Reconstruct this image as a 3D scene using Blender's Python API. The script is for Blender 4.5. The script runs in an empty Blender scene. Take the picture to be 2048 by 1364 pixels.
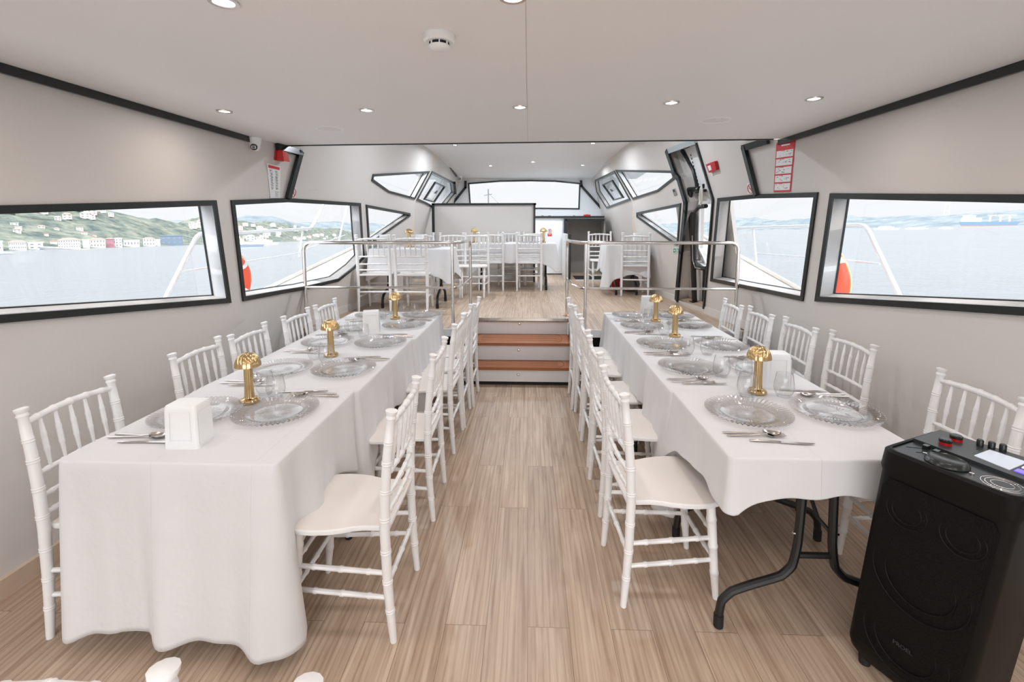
import bpy, math, random
import numpy as np
from mathutils import Vector, Matrix
from mathutils.geometry import tessellate_polygon
random.seed(7)
PI = math.pi
SC = bpy.context.scene
COL = SC.collection

# ------------------------------------------------------------------ camera
FPX, PITCH, YAW, ROLL, CYP, CAMH = 934.24, .1018, .036, -.0006, 545.17, 1.5963
_cy, _sy = math.cos(YAW), math.sin(YAW)
FW = Vector((-_sy*math.cos(PITCH), _cy*math.cos(PITCH), -math.sin(PITCH)))
_r0 = Vector((_cy, _sy, 0)); _u0 = _r0.cross(FW)
RT = _r0*math.cos(ROLL)+_u0*math.sin(ROLL)
UP = _u0*math.cos(ROLL)-_r0*math.sin(ROLL)
CAMP = Vector((0, 0, CAMH))
cam = bpy.data.cameras.new('camera'); cam_o = bpy.data.objects.new('camera', cam); COL.objects.link(cam_o)
cam.sensor_width = 36; cam.sensor_fit = 'HORIZONTAL'; cam.lens = FPX/2048*36
cam.shift_x = 0; cam.shift_y = -(682-CYP)/2048
cam.clip_start = .05; cam.clip_end = 9000
cam_o.matrix_world = Matrix(((RT.x, UP.x, -FW.x, 0), (RT.y, UP.y, -FW.y, 0), (RT.z, UP.z, -FW.z, CAMH), (0, 0, 0, 1)))
SC.camera = cam_o

# ------------------------------------------------------------------ colour management, render quality
SC.view_settings.view_transform = 'Standard'
SC.view_settings.look = 'None'
SC.view_settings.gamma = 1
SC.view_settings.use_curve_mapping = False
SC.view_settings.exposure = 0.08
cy = SC.cycles
cy.max_bounces = 8; cy.diffuse_bounces = 5; cy.glossy_bounces = 3; cy.transmission_bounces = 4; cy.transparent_max_bounces = 24
cy.caustics_reflective = False; cy.caustics_refractive = False
cy.sample_clamp_indirect = 6; cy.use_denoising = True
cy.use_adaptive_sampling = True; cy.adaptive_threshold = .02

# ------------------------------------------------------------------ sky: bright overcast, brightest high up and astern
w = bpy.data.worlds.new('overcast_sky'); SC.world = w; w.use_nodes = True
nt = w.node_tree; nt.nodes.clear()
out = nt.nodes.new('ShaderNodeOutputWorld'); bg = nt.nodes.new('ShaderNodeBackground')
tc = nt.nodes.new('ShaderNodeTexCoord'); sp = nt.nodes.new('ShaderNodeSeparateXYZ')
nt.links.new(tc.outputs['Generated'], sp.inputs[0])
mr = nt.nodes.new('ShaderNodeMapRange'); mr.interpolation_type = 'SMOOTHSTEP'
mr.inputs['From Min'].default_value = .13; mr.inputs['From Max'].default_value = .7
mr.inputs['To Min'].default_value = .97; mr.inputs['To Max'].default_value = 2.6
nt.links.new(sp.outputs['Z'], mr.inputs['Value'])
m2 = nt.nodes.new('ShaderNodeMapRange'); m2.interpolation_type = 'SMOOTHSTEP'
m2.inputs['From Min'].default_value = -.15; m2.inputs['From Max'].default_value = -.95
m2.inputs['To Min'].default_value = 1; m2.inputs['To Max'].default_value = 3.6
nt.links.new(sp.outputs['Y'], m2.inputs['Value'])
mm = nt.nodes.new('ShaderNodeMath'); mm.operation = 'MULTIPLY'
nt.links.new(mr.outputs[0], mm.inputs[0]); nt.links.new(m2.outputs[0], mm.inputs[1])
bg.inputs['Color'].default_value = (.945, .965, 1, 1)
nt.links.new(mm.outputs[0], bg.inputs['Strength']); nt.links.new(bg.outputs[0], out.inputs[0])

# ------------------------------------------------------------------ picture pixel -> place
def ray(px): return FW + RT*((px[0]-1024)/FPX) - UP*((px[1]-CYP)/FPX)
def atZ(px, Z):
    d = ray(px); return CAMP + d*((Z-CAMH)/d.z)
def atY(px, Y):
    d = ray(px); return CAMP + d*(Y/d.y)
def atX(px, X):
    d = ray(px); return CAMP + d*(X/d.x)
def atS(px, S):      # on a wall surface X = S(Y, Z)
    d = ray(px); f = lambda t: d.x*t - S(d.y*t, CAMH+d.z*t)
    t0, t1 = 1.0, 4.0
    for _ in range(40):
        f0, f1 = f(t0), f(t1)
        if abs(f1-f0) < 1e-12: break
        t0, t1 = t1, t1-f1*(t1-t0)/(f1-f0)
        if abs(t1-t0) < 1e-7: break
    return CAMP + d*t1

# ------------------------------------------------------------------ materials
MATS = {}
def mat(name, col, rough=.5, metal=0, bump=None, var=None, emis=None, spec=None, coat=0, sheen=0, stretch=None):
    if name in MATS: return MATS[name]
    m = bpy.data.materials.new(name); m.use_nodes = True; n = m.node_tree.nodes; l = m.node_tree.links
    b = n['Principled BSDF']; c = tuple(col)+(1,)
    b.inputs['Base Color'].default_value = c; b.inputs['Roughness'].default_value = rough; b.inputs['Metallic'].default_value = metal
    if spec is not None: b.inputs['Specular IOR Level'].default_value = spec
    if coat: b.inputs['Coat Weight'].default_value = coat
    if sheen: b.inputs['Sheen Weight'].default_value = sheen
    if emis: b.inputs['Emission Color'].default_value = tuple(emis[0])+(1,); b.inputs['Emission Strength'].default_value = emis[1]
    if bump or var:
        t = n.new('ShaderNodeTexCoord'); mp = n.new('ShaderNodeMapping'); l.new(t.outputs['Object'], mp.inputs[0])
        if stretch: mp.inputs['Scale'].default_value = stretch
    if bump:
        nz = n.new('ShaderNodeTexNoise'); nz.inputs['Scale'].default_value = bump[0]; nz.inputs['Detail'].default_value = 3
        bp = n.new('ShaderNodeBump'); bp.inputs['Strength'].default_value = bump[1]; bp.inputs['Distance'].default_value = bump[2] if len(bump) > 2 else .002
        l.new(mp.outputs[0], nz.inputs['Vector']); l.new(nz.outputs[0], bp.inputs['Height']); l.new(bp.outputs[0], b.inputs['Normal'])
    if var:
        nz = n.new('ShaderNodeTexNoise'); nz.inputs['Scale'].default_value = var[0]; nz.inputs['Detail'].default_value = 4
        rp = n.new('ShaderNodeMix'); rp.data_type = 'RGBA'
        rp.inputs['A'].default_value = tuple(x*(1-var[1]) for x in col)+(1,); rp.inputs['B'].default_value = tuple(min(1, x*(1+var[1])) for x in col)+(1,)
        l.new(mp.outputs[0], nz.inputs['Vector']); l.new(nz.outputs[0], rp.inputs['Factor']); l.new(rp.outputs['Result'], b.inputs['Base Color'])
    MATS[name] = m; return m
def clear_mat(name, tint, refl=1.0, rough=.02, base=.04, ribs=False):
    m = bpy.data.materials.new(name); m.use_nodes = True; n = m.node_tree.nodes; l = m.node_tree.links; n.clear()
    o = n.new('ShaderNodeOutputMaterial'); t = n.new('ShaderNodeBsdfTransparent'); g = n.new('ShaderNodeBsdfGlossy'); mx = n.new('ShaderNodeMixShader')
    t.inputs['Color'].default_value = tuple(tint)+(1,); g.inputs['Roughness'].default_value = rough
    lw = n.new('ShaderNodeLayerWeight'); lw.inputs['Blend'].default_value = .5
    fr = n.new('ShaderNodeMath'); fr.operation = 'POWER'; fr.inputs[1].default_value = 5; l.new(lw.outputs['Facing'], fr.inputs[0])
    ma = n.new('ShaderNodeMath'); ma.operation = 'MULTIPLY_ADD'; ma.inputs[1].default_value = .9*refl; ma.inputs[2].default_value = base; ma.use_clamp = True
    l.new(fr.outputs[0], ma.inputs[0]); l.new(ma.outputs[0], mx.inputs[0]); l.new(t.outputs[0], mx.inputs[1]); l.new(g.outputs[0], mx.inputs[2]); l.new(mx.outputs[0], o.inputs[0])
    MATS[name] = m; return m
WALL = mat('wall_vinyl', (.655, .625, .60), .55, bump=(140, .2, .002))
CEIL = mat('ceiling_vinyl', (.81, .80, .795), .55, bump=(110, .2, .002))
WHITE = mat('white_panel', (.80, .82, .84), .35)
BLACK = mat('black_trim', (.012, .016, .016), .25)
DARK = mat('dark_recess', (.008, .008, .008), .7)
CHAIRP = mat('white_chair_paint', (.82, .82, .82), .32, var=(14, .02))
SEATREF = mat('seat_top_reflected_tint', (.80, .745, .70), .38, var=(9, .02))  # warm ceiling reflection put into the seat top's base colour
CLOTH = mat('white_tablecloth_fabric', (.69, .69, .70), .85, bump=(9, .32, .02), sheen=.2)
def creases(m):
    n = m.node_tree.nodes; l = m.node_tree.links; b = n['Principled BSDF']; t = n.new('ShaderNodeTexCoord'); br = n.new('ShaderNodeTexBrick'); br.offset = 0
    br.inputs['Scale'].default_value = 1; br.inputs['Brick Width'].default_value = .37; br.inputs['Row Height'].default_value = .43; br.inputs['Mortar Size'].default_value = .004; br.inputs['Mortar Smooth'].default_value = 1
    mp = n.new('ShaderNodeMapping'); mp.inputs['Location'].default_value = (.05, .11, 0); l.new(t.outputs['Object'], mp.inputs[0]); l.new(mp.outputs[0], br.inputs['Vector'])
    bp = n.new('ShaderNodeBump'); bp.inputs['Strength'].default_value = .35; bp.inputs['Distance'].default_value = .003; l.new(br.outputs['Fac'], bp.inputs['Height'])
    l.new(b.inputs['Normal'].links[0].from_socket, bp.inputs['Normal']); l.new(bp.outputs[0], b.inputs['Normal'])
creases(CLOTH)
STEEL = mat('polished_steel', (.72, .69, .66), .12, 1)
CUTL = mat('cutlery_steel', (.62, .57, .54), .18, 1)
GOLD = mat('brushed_gold', (.64, .46, .235), .17, 1, bump=(60, .1))
PLAST = mat('white_plastic', (.84, .85, .85), .28)
BLKP = mat('black_powder_coat', (.010, .011, .011), .35)
RED = mat('red_plastic', (.50, .006, .008), .3)
REDP = mat('red_print', (.62, .03, .035), .5)
TEAK = mat('teak', (.36, .125, .045), .35, var=(30, .25), stretch=(1, 12, 12))
BASEB = mat('baseboard_wood', (.56, .44, .34), .45, var=(20, .12), stretch=(8, 1, 8))
GREY = mat('grey_panel', (.26, .25, .235), .6, var=(5, .06))
GLASSW = clear_mat('window_glass', (.985, .99, .99), .8)
GLASSP = clear_mat('plate_glass', (.958, .950, .946), 1.6, .02, .09)
GLASST = clear_mat('tumbler_glass', (.985, .985, .985), 1.2, .02, .05)
LAMPE = mat('downlight_diffuser', (1, 1, 1), .5, emis=((1, .90, .82), 9))
HULLW = mat('white_gelcoat', (.86, .88, .9), .25)
TOEC = mat('cream_toe_rail', (.82, .78, .70), .4)
ORANGE = mat('orange_foam', (.85, .10, .04), .5)

# floor: oak laminate planks running fore and aft
def floor_mat():
    m = bpy.data.materials.new('oak_laminate_planks'); m.use_nodes = True; n = m.node_tree.nodes; l = m.node_tree.links; b = n['Principled BSDF']
    t = n.new('ShaderNodeTexCoord'); mp = n.new('ShaderNodeMapping'); mp.inputs['Rotation'].default_value = (0, 0, PI/2)
    l.new(t.outputs['Object'], mp.inputs[0])
    br = n.new('ShaderNodeTexBrick'); br.inputs['Scale'].default_value = 1; br.inputs['Brick Width'].default_value = 1.25; br.inputs['Row Height'].default_value = .165
    br.inputs['Mortar Size'].default_value = .0010; br.inputs['Mortar Smooth'].default_value = .3; br.offset = .37; br.inputs['Bias'].default_value = 0
    br.inputs['Color1'].default_value = (.38, .38, .38, 1); br.inputs['Color2'].default_value = (.62, .62, .62, 1); br.inputs['Mortar'].default_value = (.5, .5, .5, 1)
    l.new(mp.outputs[0], br.inputs['Vector'])
    # grain
    sepm = n.new('ShaderNodeVectorMath'); sepm.operation = 'MULTIPLY'; sepm.inputs[1].default_value = (1.3, 22, 1)
    l.new(mp.outputs[0], sepm.inputs[0])
    ad = n.new('ShaderNodeVectorMath'); ad.operation = 'ADD'
    sc = n.new('ShaderNodeVectorMath'); sc.operation = 'SCALE'; sc.inputs['Scale'].default_value = 23
    l.new(br.outputs['Color'], sc.inputs[0]); l.new(sepm.outputs[0], ad.inputs[0]); l.new(sc.outputs[0], ad.inputs[1])
    nz = n.new('ShaderNodeTexNoise'); nz.inputs['Scale'].default_value = 1.5; nz.inputs['Detail'].default_value = 9; nz.inputs['Roughness'].default_value = .62; nz.inputs['Distortion'].default_value = .7
    l.new(ad.outputs[0], nz.inputs['Vector'])
    wv = n.new('ShaderNodeTexWave'); wv.wave_type = 'BANDS'; wv.bands_direction = 'Y'; wv.inputs['Scale'].default_value = .55; wv.inputs['Distortion'].default_value = 9; wv.inputs['Detail'].default_value = 3; wv.inputs['Detail Scale'].default_value = .6
    l.new(ad.outputs[0], wv.inputs['Vector'])
    rp = n.new('ShaderNodeValToRGB'); e = rp.color_ramp.elements
    e[0].position = .3; e[0].color = (.36, .245, .17, 1); e[1].position = .68; e[1].color = (.60, .47, .355, 1)
    l.new(nz.outputs[0], rp.inputs[0])
    r2 = n.new('ShaderNodeValToRGB'); e = r2.color_ramp.elements
    e[0].position = 0; e[0].color = (.52, .40, .31, 1); e[1].position = .42; e[1].color = (1, 1, 1, 1)
    l.new(wv.outputs[0], r2.inputs[0])
    mx = n.new('ShaderNodeMix'); mx.data_type = 'RGBA'; mx.blend_type = 'MULTIPLY'; mx.inputs['Factor'].default_value = .30
    l.new(rp.outputs[0], mx.inputs['A']); l.new(r2.outputs[0], mx.inputs['B'])
    m2 = n.new('ShaderNodeMix'); m2.data_type = 'RGBA'; m2.blend_type = 'OVERLAY'; m2.inputs['Factor'].default_value = .28
    l.new(mx.outputs['Result'], m2.inputs['A']); l.new(br.outputs['Color'], m2.inputs['B'])
    m3 = n.new('ShaderNodeMix'); m3.data_type = 'RGBA'; m3.inputs['B'].default_value = (.16, .10, .06, 1)
    l.new(br.outputs['Fac'], m3.inputs['Factor']); l.new(m2.outputs['Result'], m3.inputs['A']); l.new(m3.outputs['Result'], b.inputs['Base Color'])
    bp = n.new('ShaderNodeBump'); bp.inputs['Strength'].default_value = .15; bp.inputs['Distance'].default_value = .002; l.new(nz.outputs[0], bp.inputs['Height']); l.new(bp.outputs[0], b.inputs['Normal'])
    b.inputs['Roughness'].default_value = .36
    return m
FLOOR = floor_mat()

# ------------------------------------------------------------------ mesh builder
class MB:
    def __init__(s): s.v = []; s.f = []
    def add(s, vs, fs):
        o = len(s.v); s.v += [tuple(p) for p in vs]; s.f += [tuple(i+o for i in f) for f in fs]; return s
    def box(s, c, d, M=None):
        x, y, z = d[0]/2, d[1]/2, d[2]/2
        vs = [Vector((i*x, j*y, k*z)) for k in (-1, 1) for j in (-1, 1) for i in (-1, 1)]
        if M is not None: vs = [M @ p for p in vs]
        vs = [p+Vector(c) for p in vs]
        return s.add(vs, [(0, 2, 3, 1), (4, 5, 7, 6), (0, 1, 5, 4), (2, 6, 7, 3), (0, 4, 6, 2), (1, 3, 7, 5)])
    def tube(s, pts, r, n=10, caps=True):
        pts = [Vector(p) for p in pts]; m = len(pts)
        rr = r if isinstance(r, (list, tuple)) else [r]*m
        t0 = (pts[1]-pts[0]).normalized(); a = Vector((0, 0, 1)) if abs(t0.z) < .9 else Vector((1, 0, 0))
        u = t0.cross(a).normalized(); vs = []
        for i, p in enumerate(pts):
            t = (pts[min(i+1, m-1)]-pts[max(i-1, 0)]).normalized()
            u = (u-t*u.dot(t)).normalized(); w_ = t.cross(u)
            for k in range(n):
                A = 2*PI*k/n; vs.append(p+(u*math.cos(A)+w_*math.sin(A))*rr[i])
        fs = [(i*n+k, i*n+(k+1) % n, (i+1)*n+(k+1) % n, (i+1)*n+k) for i in range(m-1) for k in range(n)]
        if caps: fs += [tuple(range(n-1, -1, -1)), tuple((m-1)*n+k for k in range(n))]
        return s.add(vs, fs)
    def lathe(s, prof, n=24, c=(0, 0, 0), fn=None, cap0=True, cap1=True):
        vs = []
        for r, z in prof:
            for k in range(n):
                A = 2*PI*k/n; R = r; Z = z
                if fn: R, Z = fn(r, z, A)
                vs.append((c[0]+R*math.cos(A), c[1]+R*math.sin(A), c[2]+Z))
        m = len(prof)
        fs = [(i*n+k, i*n+(k+1) % n, (i+1)*n+(k+1) % n, (i+1)*n+k) for i in range(m-1) for k in range(n)]
        if cap0: fs.append(tuple(range(n-1, -1, -1)))
        if cap1: fs.append(tuple((m-1)*n+k for k in range(n)))
        return s.add(vs, fs)
    def prism(s, poly, d):       # poly: 3-D loop, d: extrusion vector
        n = len(poly); d = Vector(d); a = [Vector(p) for p in poly]; b = [p+d for p in a]
        tr = tessellate_polygon([a])
        return s.add(a+b, [tuple(t) for t in tr]+[tuple(i+n for i in reversed(t)) for t in tr]+[(i, (i+1) % n, (i+1) % n+n, i+n) for i in range(n)])
    def ring(s, outer, inner, d):    # frame between two loops, extruded along d
        n = len(outer); d = Vector(d); o = [Vector(p) for p in outer]; i_ = [Vector(p) for p in inner]
        vs = o+i_+[p+d for p in o]+[p+d for p in i_]; fs = []
        for k in range(n):
            j = (k+1) % n
            fs += [(k, j, n+j, n+k), (2*n+k, 3*n+k, 3*n+j, 2*n+j), (k, 2*n+k, 2*n+j, j), (n+k, n+j, 3*n+j, 3*n+k)]
        return s.add(vs, fs)
    def sphere(s, c, r, n=12, m=8, sc=(1, 1, 1)):
        prof = [(max(1e-4, math.sin(PI*i/m))*r, -math.cos(PI*i/m)*r) for i in range(m+1)]
        o = len(s.v); s.lathe(prof, n)
        for i in range(o, len(s.v)):
            p = s.v[i]; s.v[i] = (c[0]+p[0]*sc[0], c[1]+p[1]*sc[1], c[2]+p[2]*sc[2])
        return s
    def mesh(s, name, m, smooth=True, ang=35):
        me = bpy.data.meshes.new(name); me.from_pydata(s.v, [], s.f); me.validate(); me.update()
        ms = m if isinstance(m, (list, tuple)) else [m]
        for x in ms: me.materials.append(x)
        if smooth:
            me.shade_smooth(); me.set_sharp_from_angle(angle=math.radians(ang))
        return me
    def build(s, name, m, parent=None, smooth=True, ang=35, **kw):
        o = bpy.data.objects.new(name, s.mesh(name, m, smooth, ang)); COL.objects.link(o)
        if parent is not None: o.parent = parent
        for k, v in kw.items(): o[k] = v
        return o
def thing(name, label, cat, loc=(0, 0, 0), rz=0, group=None):
    o = bpy.data.objects.new(name, None); COL.objects.link(o); o.location = loc; o.rotation_euler = (0, 0, rz)
    o.empty_display_size = .1; o['label'] = label; o['category'] = cat
    if group: o['group'] = group
    return o
def tag(o, label, cat, group=None):
    o['label'] = label; o['category'] = cat
    if group: o['group'] = group
    return o
KIDS = {}
def kids(o):
    if o.name not in KIDS: KIDS[o.name] = [c for c in bpy.data.objects if c.parent == o]
    return KIDS[o.name]
def dup(src, label, loc, rz=None, group=None, scale=None, parent=None):
    c = src.copy(); COL.objects.link(c); c.parent = parent
    if parent is None:
        c.location = loc
        if rz is not None: c.rotation_euler = (src.rotation_euler.x, src.rotation_euler.y, rz)
        if label: c['label'] = label
        if group: c['group'] = group
    for k in kids(src): dup(k, None, None, parent=c)
    return c

# ------------------------------------------------------------------ wall surfaces  X = S(Y, Z)
def sst(t): t = max(0, min(1, t)); return t*t*(3-2*t)
def SL(Y, Z):
    N = -2.262+.035*(Y-1.8); F = -2.829+.1*Y+.16*Z
    return N+(F-N)*sst((Y-3.4)/1.2)
def SR(Y, Z):
    N = 2.095-.02*(Y-1.8); F = 2.733-.1*Y-.17*Z
    return N+(F-N)*sst((Y-3.5)/1.3)
MLp = atS((860, 342), SL); KLp = atS((829, 400), SL)
MRp = atS((1230, 340), SR); KRp = atS((1265.5, 400), SR)
def plane_through(A, B, b):           # X = a + bY + cZ through A and B with given b
    c = ((A.x-B.x)-b*(A.y-B.y))/(A.z-B.z); a = A.x-b*A.y-c*A.z
    return lambda Y, Z: a+b*Y+c*Z
GL = plane_through(MLp, KLp, .02); GR = plane_through(MRp, KRp, -.02)
ZC = 2.28                       # saloon ceiling
ZP = .557                       # raised deck
def yz(pxs, S): return [(p.y, p.z) for p in (atS(q, S) for q in pxs)]
def nrm(S, side):
    b = (S(6.001, 1.6)-S(6, 1.6))/.001; c = (S(6, 1.601)-S(6, 1.6))/.001
    v = Vector((1, -b, -c)).normalized(); return v if side < 0 else -v
def P3(S, p, off=0, side=-1):
    return Vector((S(p[0], p[1]), p[0], p[1]))+nrm(S, side)*off
def area2(q): return sum(q[i][0]*q[(i+1) % len(q)][1]-q[(i+1) % len(q)][0]*q[i][1] for i in range(len(q)))/2
def inset(q, w_):               # move a 2-D loop inwards by w_
    n = len(q); sg = 1 if area2(q) > 0 else -1; r = []
    for i in range(n):
        a, b, c = Vector(q[i-1]), Vector(q[i]), Vector(q[(i+1) % n])
        e1, e2 = (b-a).normalized(), (c-b).normalized()
        n1 = Vector((-e1.y, e1.x))*sg; n2 = Vector((-e2.y, e2.x))*sg
        m_ = (n1+n2); m_ = m_.normalized() if m_.length > 1e-6 else n1
        r.append(tuple(b+m_*(w_/max(.35, m_.dot(n1)))))
    return r
def dens(q, step=.25):
    r = []
    for i in range(len(q)):
        a, b = Vector(q[i]), Vector(q[(i+1) % len(q)]); k = max(1, int((b-a).length/step))
        r += [tuple(a.lerp(b, j/k)) for j in range(k)]
    return r
def wall(name, S, side, outer, holes, thick=.1, m=WALL, kind='structure'):
    import bmesh
    loops = [outer]+holes; flat = [p for L in loops for p in L]
    tr = tessellate_polygon([[Vector((p[0], p[1], 0)) for p in L] for L in loops])
    bm = bmesh.new(); vv = [bm.verts.new((p[0], p[1], 0)) for p in flat]
    for t in tr:
        try: bm.faces.new([vv[i] for i in t])
        except ValueError: pass
    for _ in range(6):
        ed = [e for e in bm.edges if e.calc_length() > .30]
        if not ed: break
        bmesh.ops.subdivide_edges(bm, edges=ed, cuts=1); bmesh.ops.triangulate(bm, faces=bm.faces[:])
    bm.verts.index_update(); V = [(v.co.x, v.co.y) for v in bm.verts]; n = len(V)
    fr = [[v.index for v in f.verts] for f in bm.faces]
    be = [(e.verts[0].index, e.verts[1].index) for e in bm.edges if len(e.link_faces) == 1]; bm.free()
    want = 1 if side < 0 else -1; F = []
    for t in fr:
        A = area2([V[i] for i in t]); F.append(tuple(t) if A*want > 0 else tuple(reversed(t)))
    b = MB(); b.add([P3(S, p, 0, side) for p in V]+[P3(S, p, -thick, side) for p in V], F+[tuple(i+n for i in reversed(t)) for t in F]+[(i, j, j+n, i+n) for i, j in be])
    o = b.build(name, m, ang=30); o['kind'] = kind; return o
def window(num, S, side, outer, fw=.036, depth=.1, handle=False, name='window'):
    op = inset(outer, fw); o2 = dens(outer); i2 = inset(o2, fw); n = nrm(S, side)
    lo = [P3(S, p, 0, side) for p in o2]; li = [P3(S, p, 0, side) for p in i2]
    par = bpy.data.objects.new('%s_%s' % (name, num), None); COL.objects.link(par); par.location = lo[0]; par['kind'] = 'structure'
    off = -Vector(lo[0])
    sh = lambda L, d=0: [p+off+n*d for p in L]
    MB().ring(sh(lo), sh(li), n*.014).build('window_frame', BLACK, par, smooth=False)
    b = MB(); k = len(li); A = sh(li, .002); B = sh(li, -depth)
    b.add(A+B, [(i, (i+1) % k, (i+1) % k+k, i+k) for i in range(k)]); b.build('window_reveal', HULLW, par, smooth=False)
    gi = inset(i2, .006); MB().ring(sh(li, -depth), sh([P3(S, p, 0, side) for p in gi], -depth), n*.012).build('window_gasket', BLACK, par, smooth=False)
    g = MB(); q = sh(li, -depth+.004); g.add(q, [tuple(t) for t in tessellate_polygon([[Vector((p[0], p[1], 0)) for p in i2]])]); g.build('window_pane', GLASSW, par, smooth=False)
    return par, op

# ================================================================== THE SHELL
def struct(name, b, m, **kw):
    o = b.build(name, m, **kw); o['kind'] = 'structure'; return o
YB = -1.6
# --- floor and raised deck
struct('floor', MB().add([(-2.5, YB, 0), (2.3, YB, 0), (2.3, 5.2, 0), (-2.5, 5.2, 0)], [(0, 1, 2, 3)]), FLOOR)
LIP = 4.56; SXL, SXR = -.66, .455; YSE = 5.15      # stair well
def slab(name, poly): return struct(name, MB().prism([(x, y, ZP-.045) for x, y in poly], (0, 0, .045)), [FLOOR], smooth=False)
slab('floor', [(-2.3, LIP), (SXL, LIP), (SXL, YSE), (SXR, YSE), (SXR, LIP), (2.12, LIP), (2.05, 7.4), (1.75, 10.7), (-1.9, 10.7), (-2.25, 7.4)])
# white edge strips and the dark hollow under the deck
b = MB()
for x0, x1 in ((-2.2, SXL), (SXR, 2.08)): b.box(((x0+x1)/2, LIP-.006, ZP-.03), (x1-x0, .012, .075))
struct('trim_1', b, WHITE)
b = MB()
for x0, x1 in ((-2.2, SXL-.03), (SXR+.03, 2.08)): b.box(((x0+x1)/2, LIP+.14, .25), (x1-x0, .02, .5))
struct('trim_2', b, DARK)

# --- left and right walls with their windows
W1L = yz([(0, 410), (430, 400), (460, 605), (0, 645)], SL)
def ext(q0, q1, Y): t = (Y-q0[0])/(q1[0]-q0[0]); return (Y, q0[1]+(q1[1]-q0[1])*t)
W1L = [ext(W1L[0], W1L[1], .45), W1L[1], W1L[2], ext(W1L[3], W1L[2], .45)]
W2L = yz([(460, 400), (573, 396), (720, 406), (724, 470), (728, 515), (708, 537), (675, 563), (604, 580), (484, 602)], SL)
W3L = yz([(731, 409), (819, 426), (820, 432), (768, 468), (746, 484), (736, 485)], SL)
W4L = yz([(745, 348), (859, 342), (828.5, 399), (776, 385.5), (742, 361.5)], SL)
W1R = yz([(1663, 386), (2048, 388), (2048, 630), (1632, 602)], SR)
W1R = [W1R[0], ext(W1R[1], W1R[0], .45), ext(W1R[2], W1R[3], .45), W1R[3]]
W2R = yz([(1638, 384), (1517, 388), (1437, 396), (1422, 562), (1496, 578), (1608, 602)], SR)
W3R = yz([(1274, 425), (1363, 406), (1357, 490), (1352, 490), (1274, 434)], SR)
W4R = yz([(1231, 339.5), (1344, 341), (1352.5, 356), (1317, 383.5), (1266.5, 399)], SR)
DOOR = yz([(1355, 600), (1363.5, 504), (1372, 422), (1359, 357), (1351.7, 348.5), (1336, 303), (1374, 282), (1393, 282), (1428, 398), (1422, 475), (1409, 616)], SR)
sl = atS((823, 480), SL); st = atS((868, 296), SL)
sr = atS((1270, 450), SR); srt = atS((1226, 298), SR)
ZT = 3.05
seamL = [(sl.y, sl.z), (KLp.y, KLp.z), (MLp.y+.01, MLp.z), (st.y, st.z)]
seamR = [(sr.y, sr.z), (KRp.y, KRp.z), (MRp.y+.01, MRp.z), (srt.y, srt.z)]
outerL = [(YB, 0), (seamL[0][0], 0)]+seamL+[(seamL[-1][0]+.02, ZT), (3.95, ZT), (3.95, ZC+.02), (YB, ZC+.02)]
outerR = [(YB, 0), (seamR[0][0], 0)]+seamR+[(seamR[-1][0]+.02, ZT), (3.95, ZT), (3.95, ZC+.02), (YB, ZC+.02)]
holesL = []; holesR = []
for i, (q, dep) in enumerate(((W1L, .11), (W2L, .11), (W3L, .07), (W4L, .07))):
    p, op = window(i+1, SL, -1, q, .036 if i < 2 else .03, dep); holesL.append(op)
for i, (q, dep) in enumerate(((W1R, .11), (W2R, .11), (W3R, .07), (W4R, .07))):
    p, op = window(i+5, SR, 1, q, .036 if i < 2 else .03, dep); holesR.append(op)
wall('wall_left', SL, -1, outerL, holesL)
wall('wall_right', SR, 1, outerR, holesR+[DOOR])
# --- forward cabin sides with the hatch windows
G1L = yz([(864, 342), (907, 364), (910, 386), (880, 424), (850, 408), (832, 400.5)], GL)
G1R = yz([(1229, 341), (1190, 360), (1194, 385), (1214, 417), (1262, 400)], GR)
YW = 10.6
def gz(px, S): p = atS(px, S); return (p.y, p.z)
gLt = gz((887, 297), GL); gLb = gz((829, 480), GL); gRt = gz((1208, 295), GR); gRb = gz((1264, 450), GR)
pL, opL = window(9, GL, -1, G1L, .035, .07); pR, opR = window(10, GR, 1, G1R, .035, .07)
wall('wall_forward_left', GL, -1, [(gLb[0], .5), gLb, (KLp.y, KLp.z), (MLp.y, MLp.z), gLt, (gLt[0], ZT), (YW+.1, ZT), (YW+.1, .5)], [opL], .07)
wall('wall_forward_right', GR, 1, [(gRb[0], .5), gRb, (KRp.y, KRp.z), (MRp.y, MRp.z), gRt, (gRt[0], ZT), (YW+.1, ZT), (YW+.1, .5)], [opR], .07)
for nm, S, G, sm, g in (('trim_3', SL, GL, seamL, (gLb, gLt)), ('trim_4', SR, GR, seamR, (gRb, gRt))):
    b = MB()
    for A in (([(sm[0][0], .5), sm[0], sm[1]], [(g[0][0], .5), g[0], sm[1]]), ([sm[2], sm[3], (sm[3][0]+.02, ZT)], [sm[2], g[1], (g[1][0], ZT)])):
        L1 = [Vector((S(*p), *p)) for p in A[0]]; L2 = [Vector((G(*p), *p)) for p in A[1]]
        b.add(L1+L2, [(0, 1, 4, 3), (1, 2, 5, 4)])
    struct(nm, b, mat('fin_lit_tan', (.70, .60, .50), .6), smooth=False)  # warm lit tone of the fin put into its colour
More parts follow.
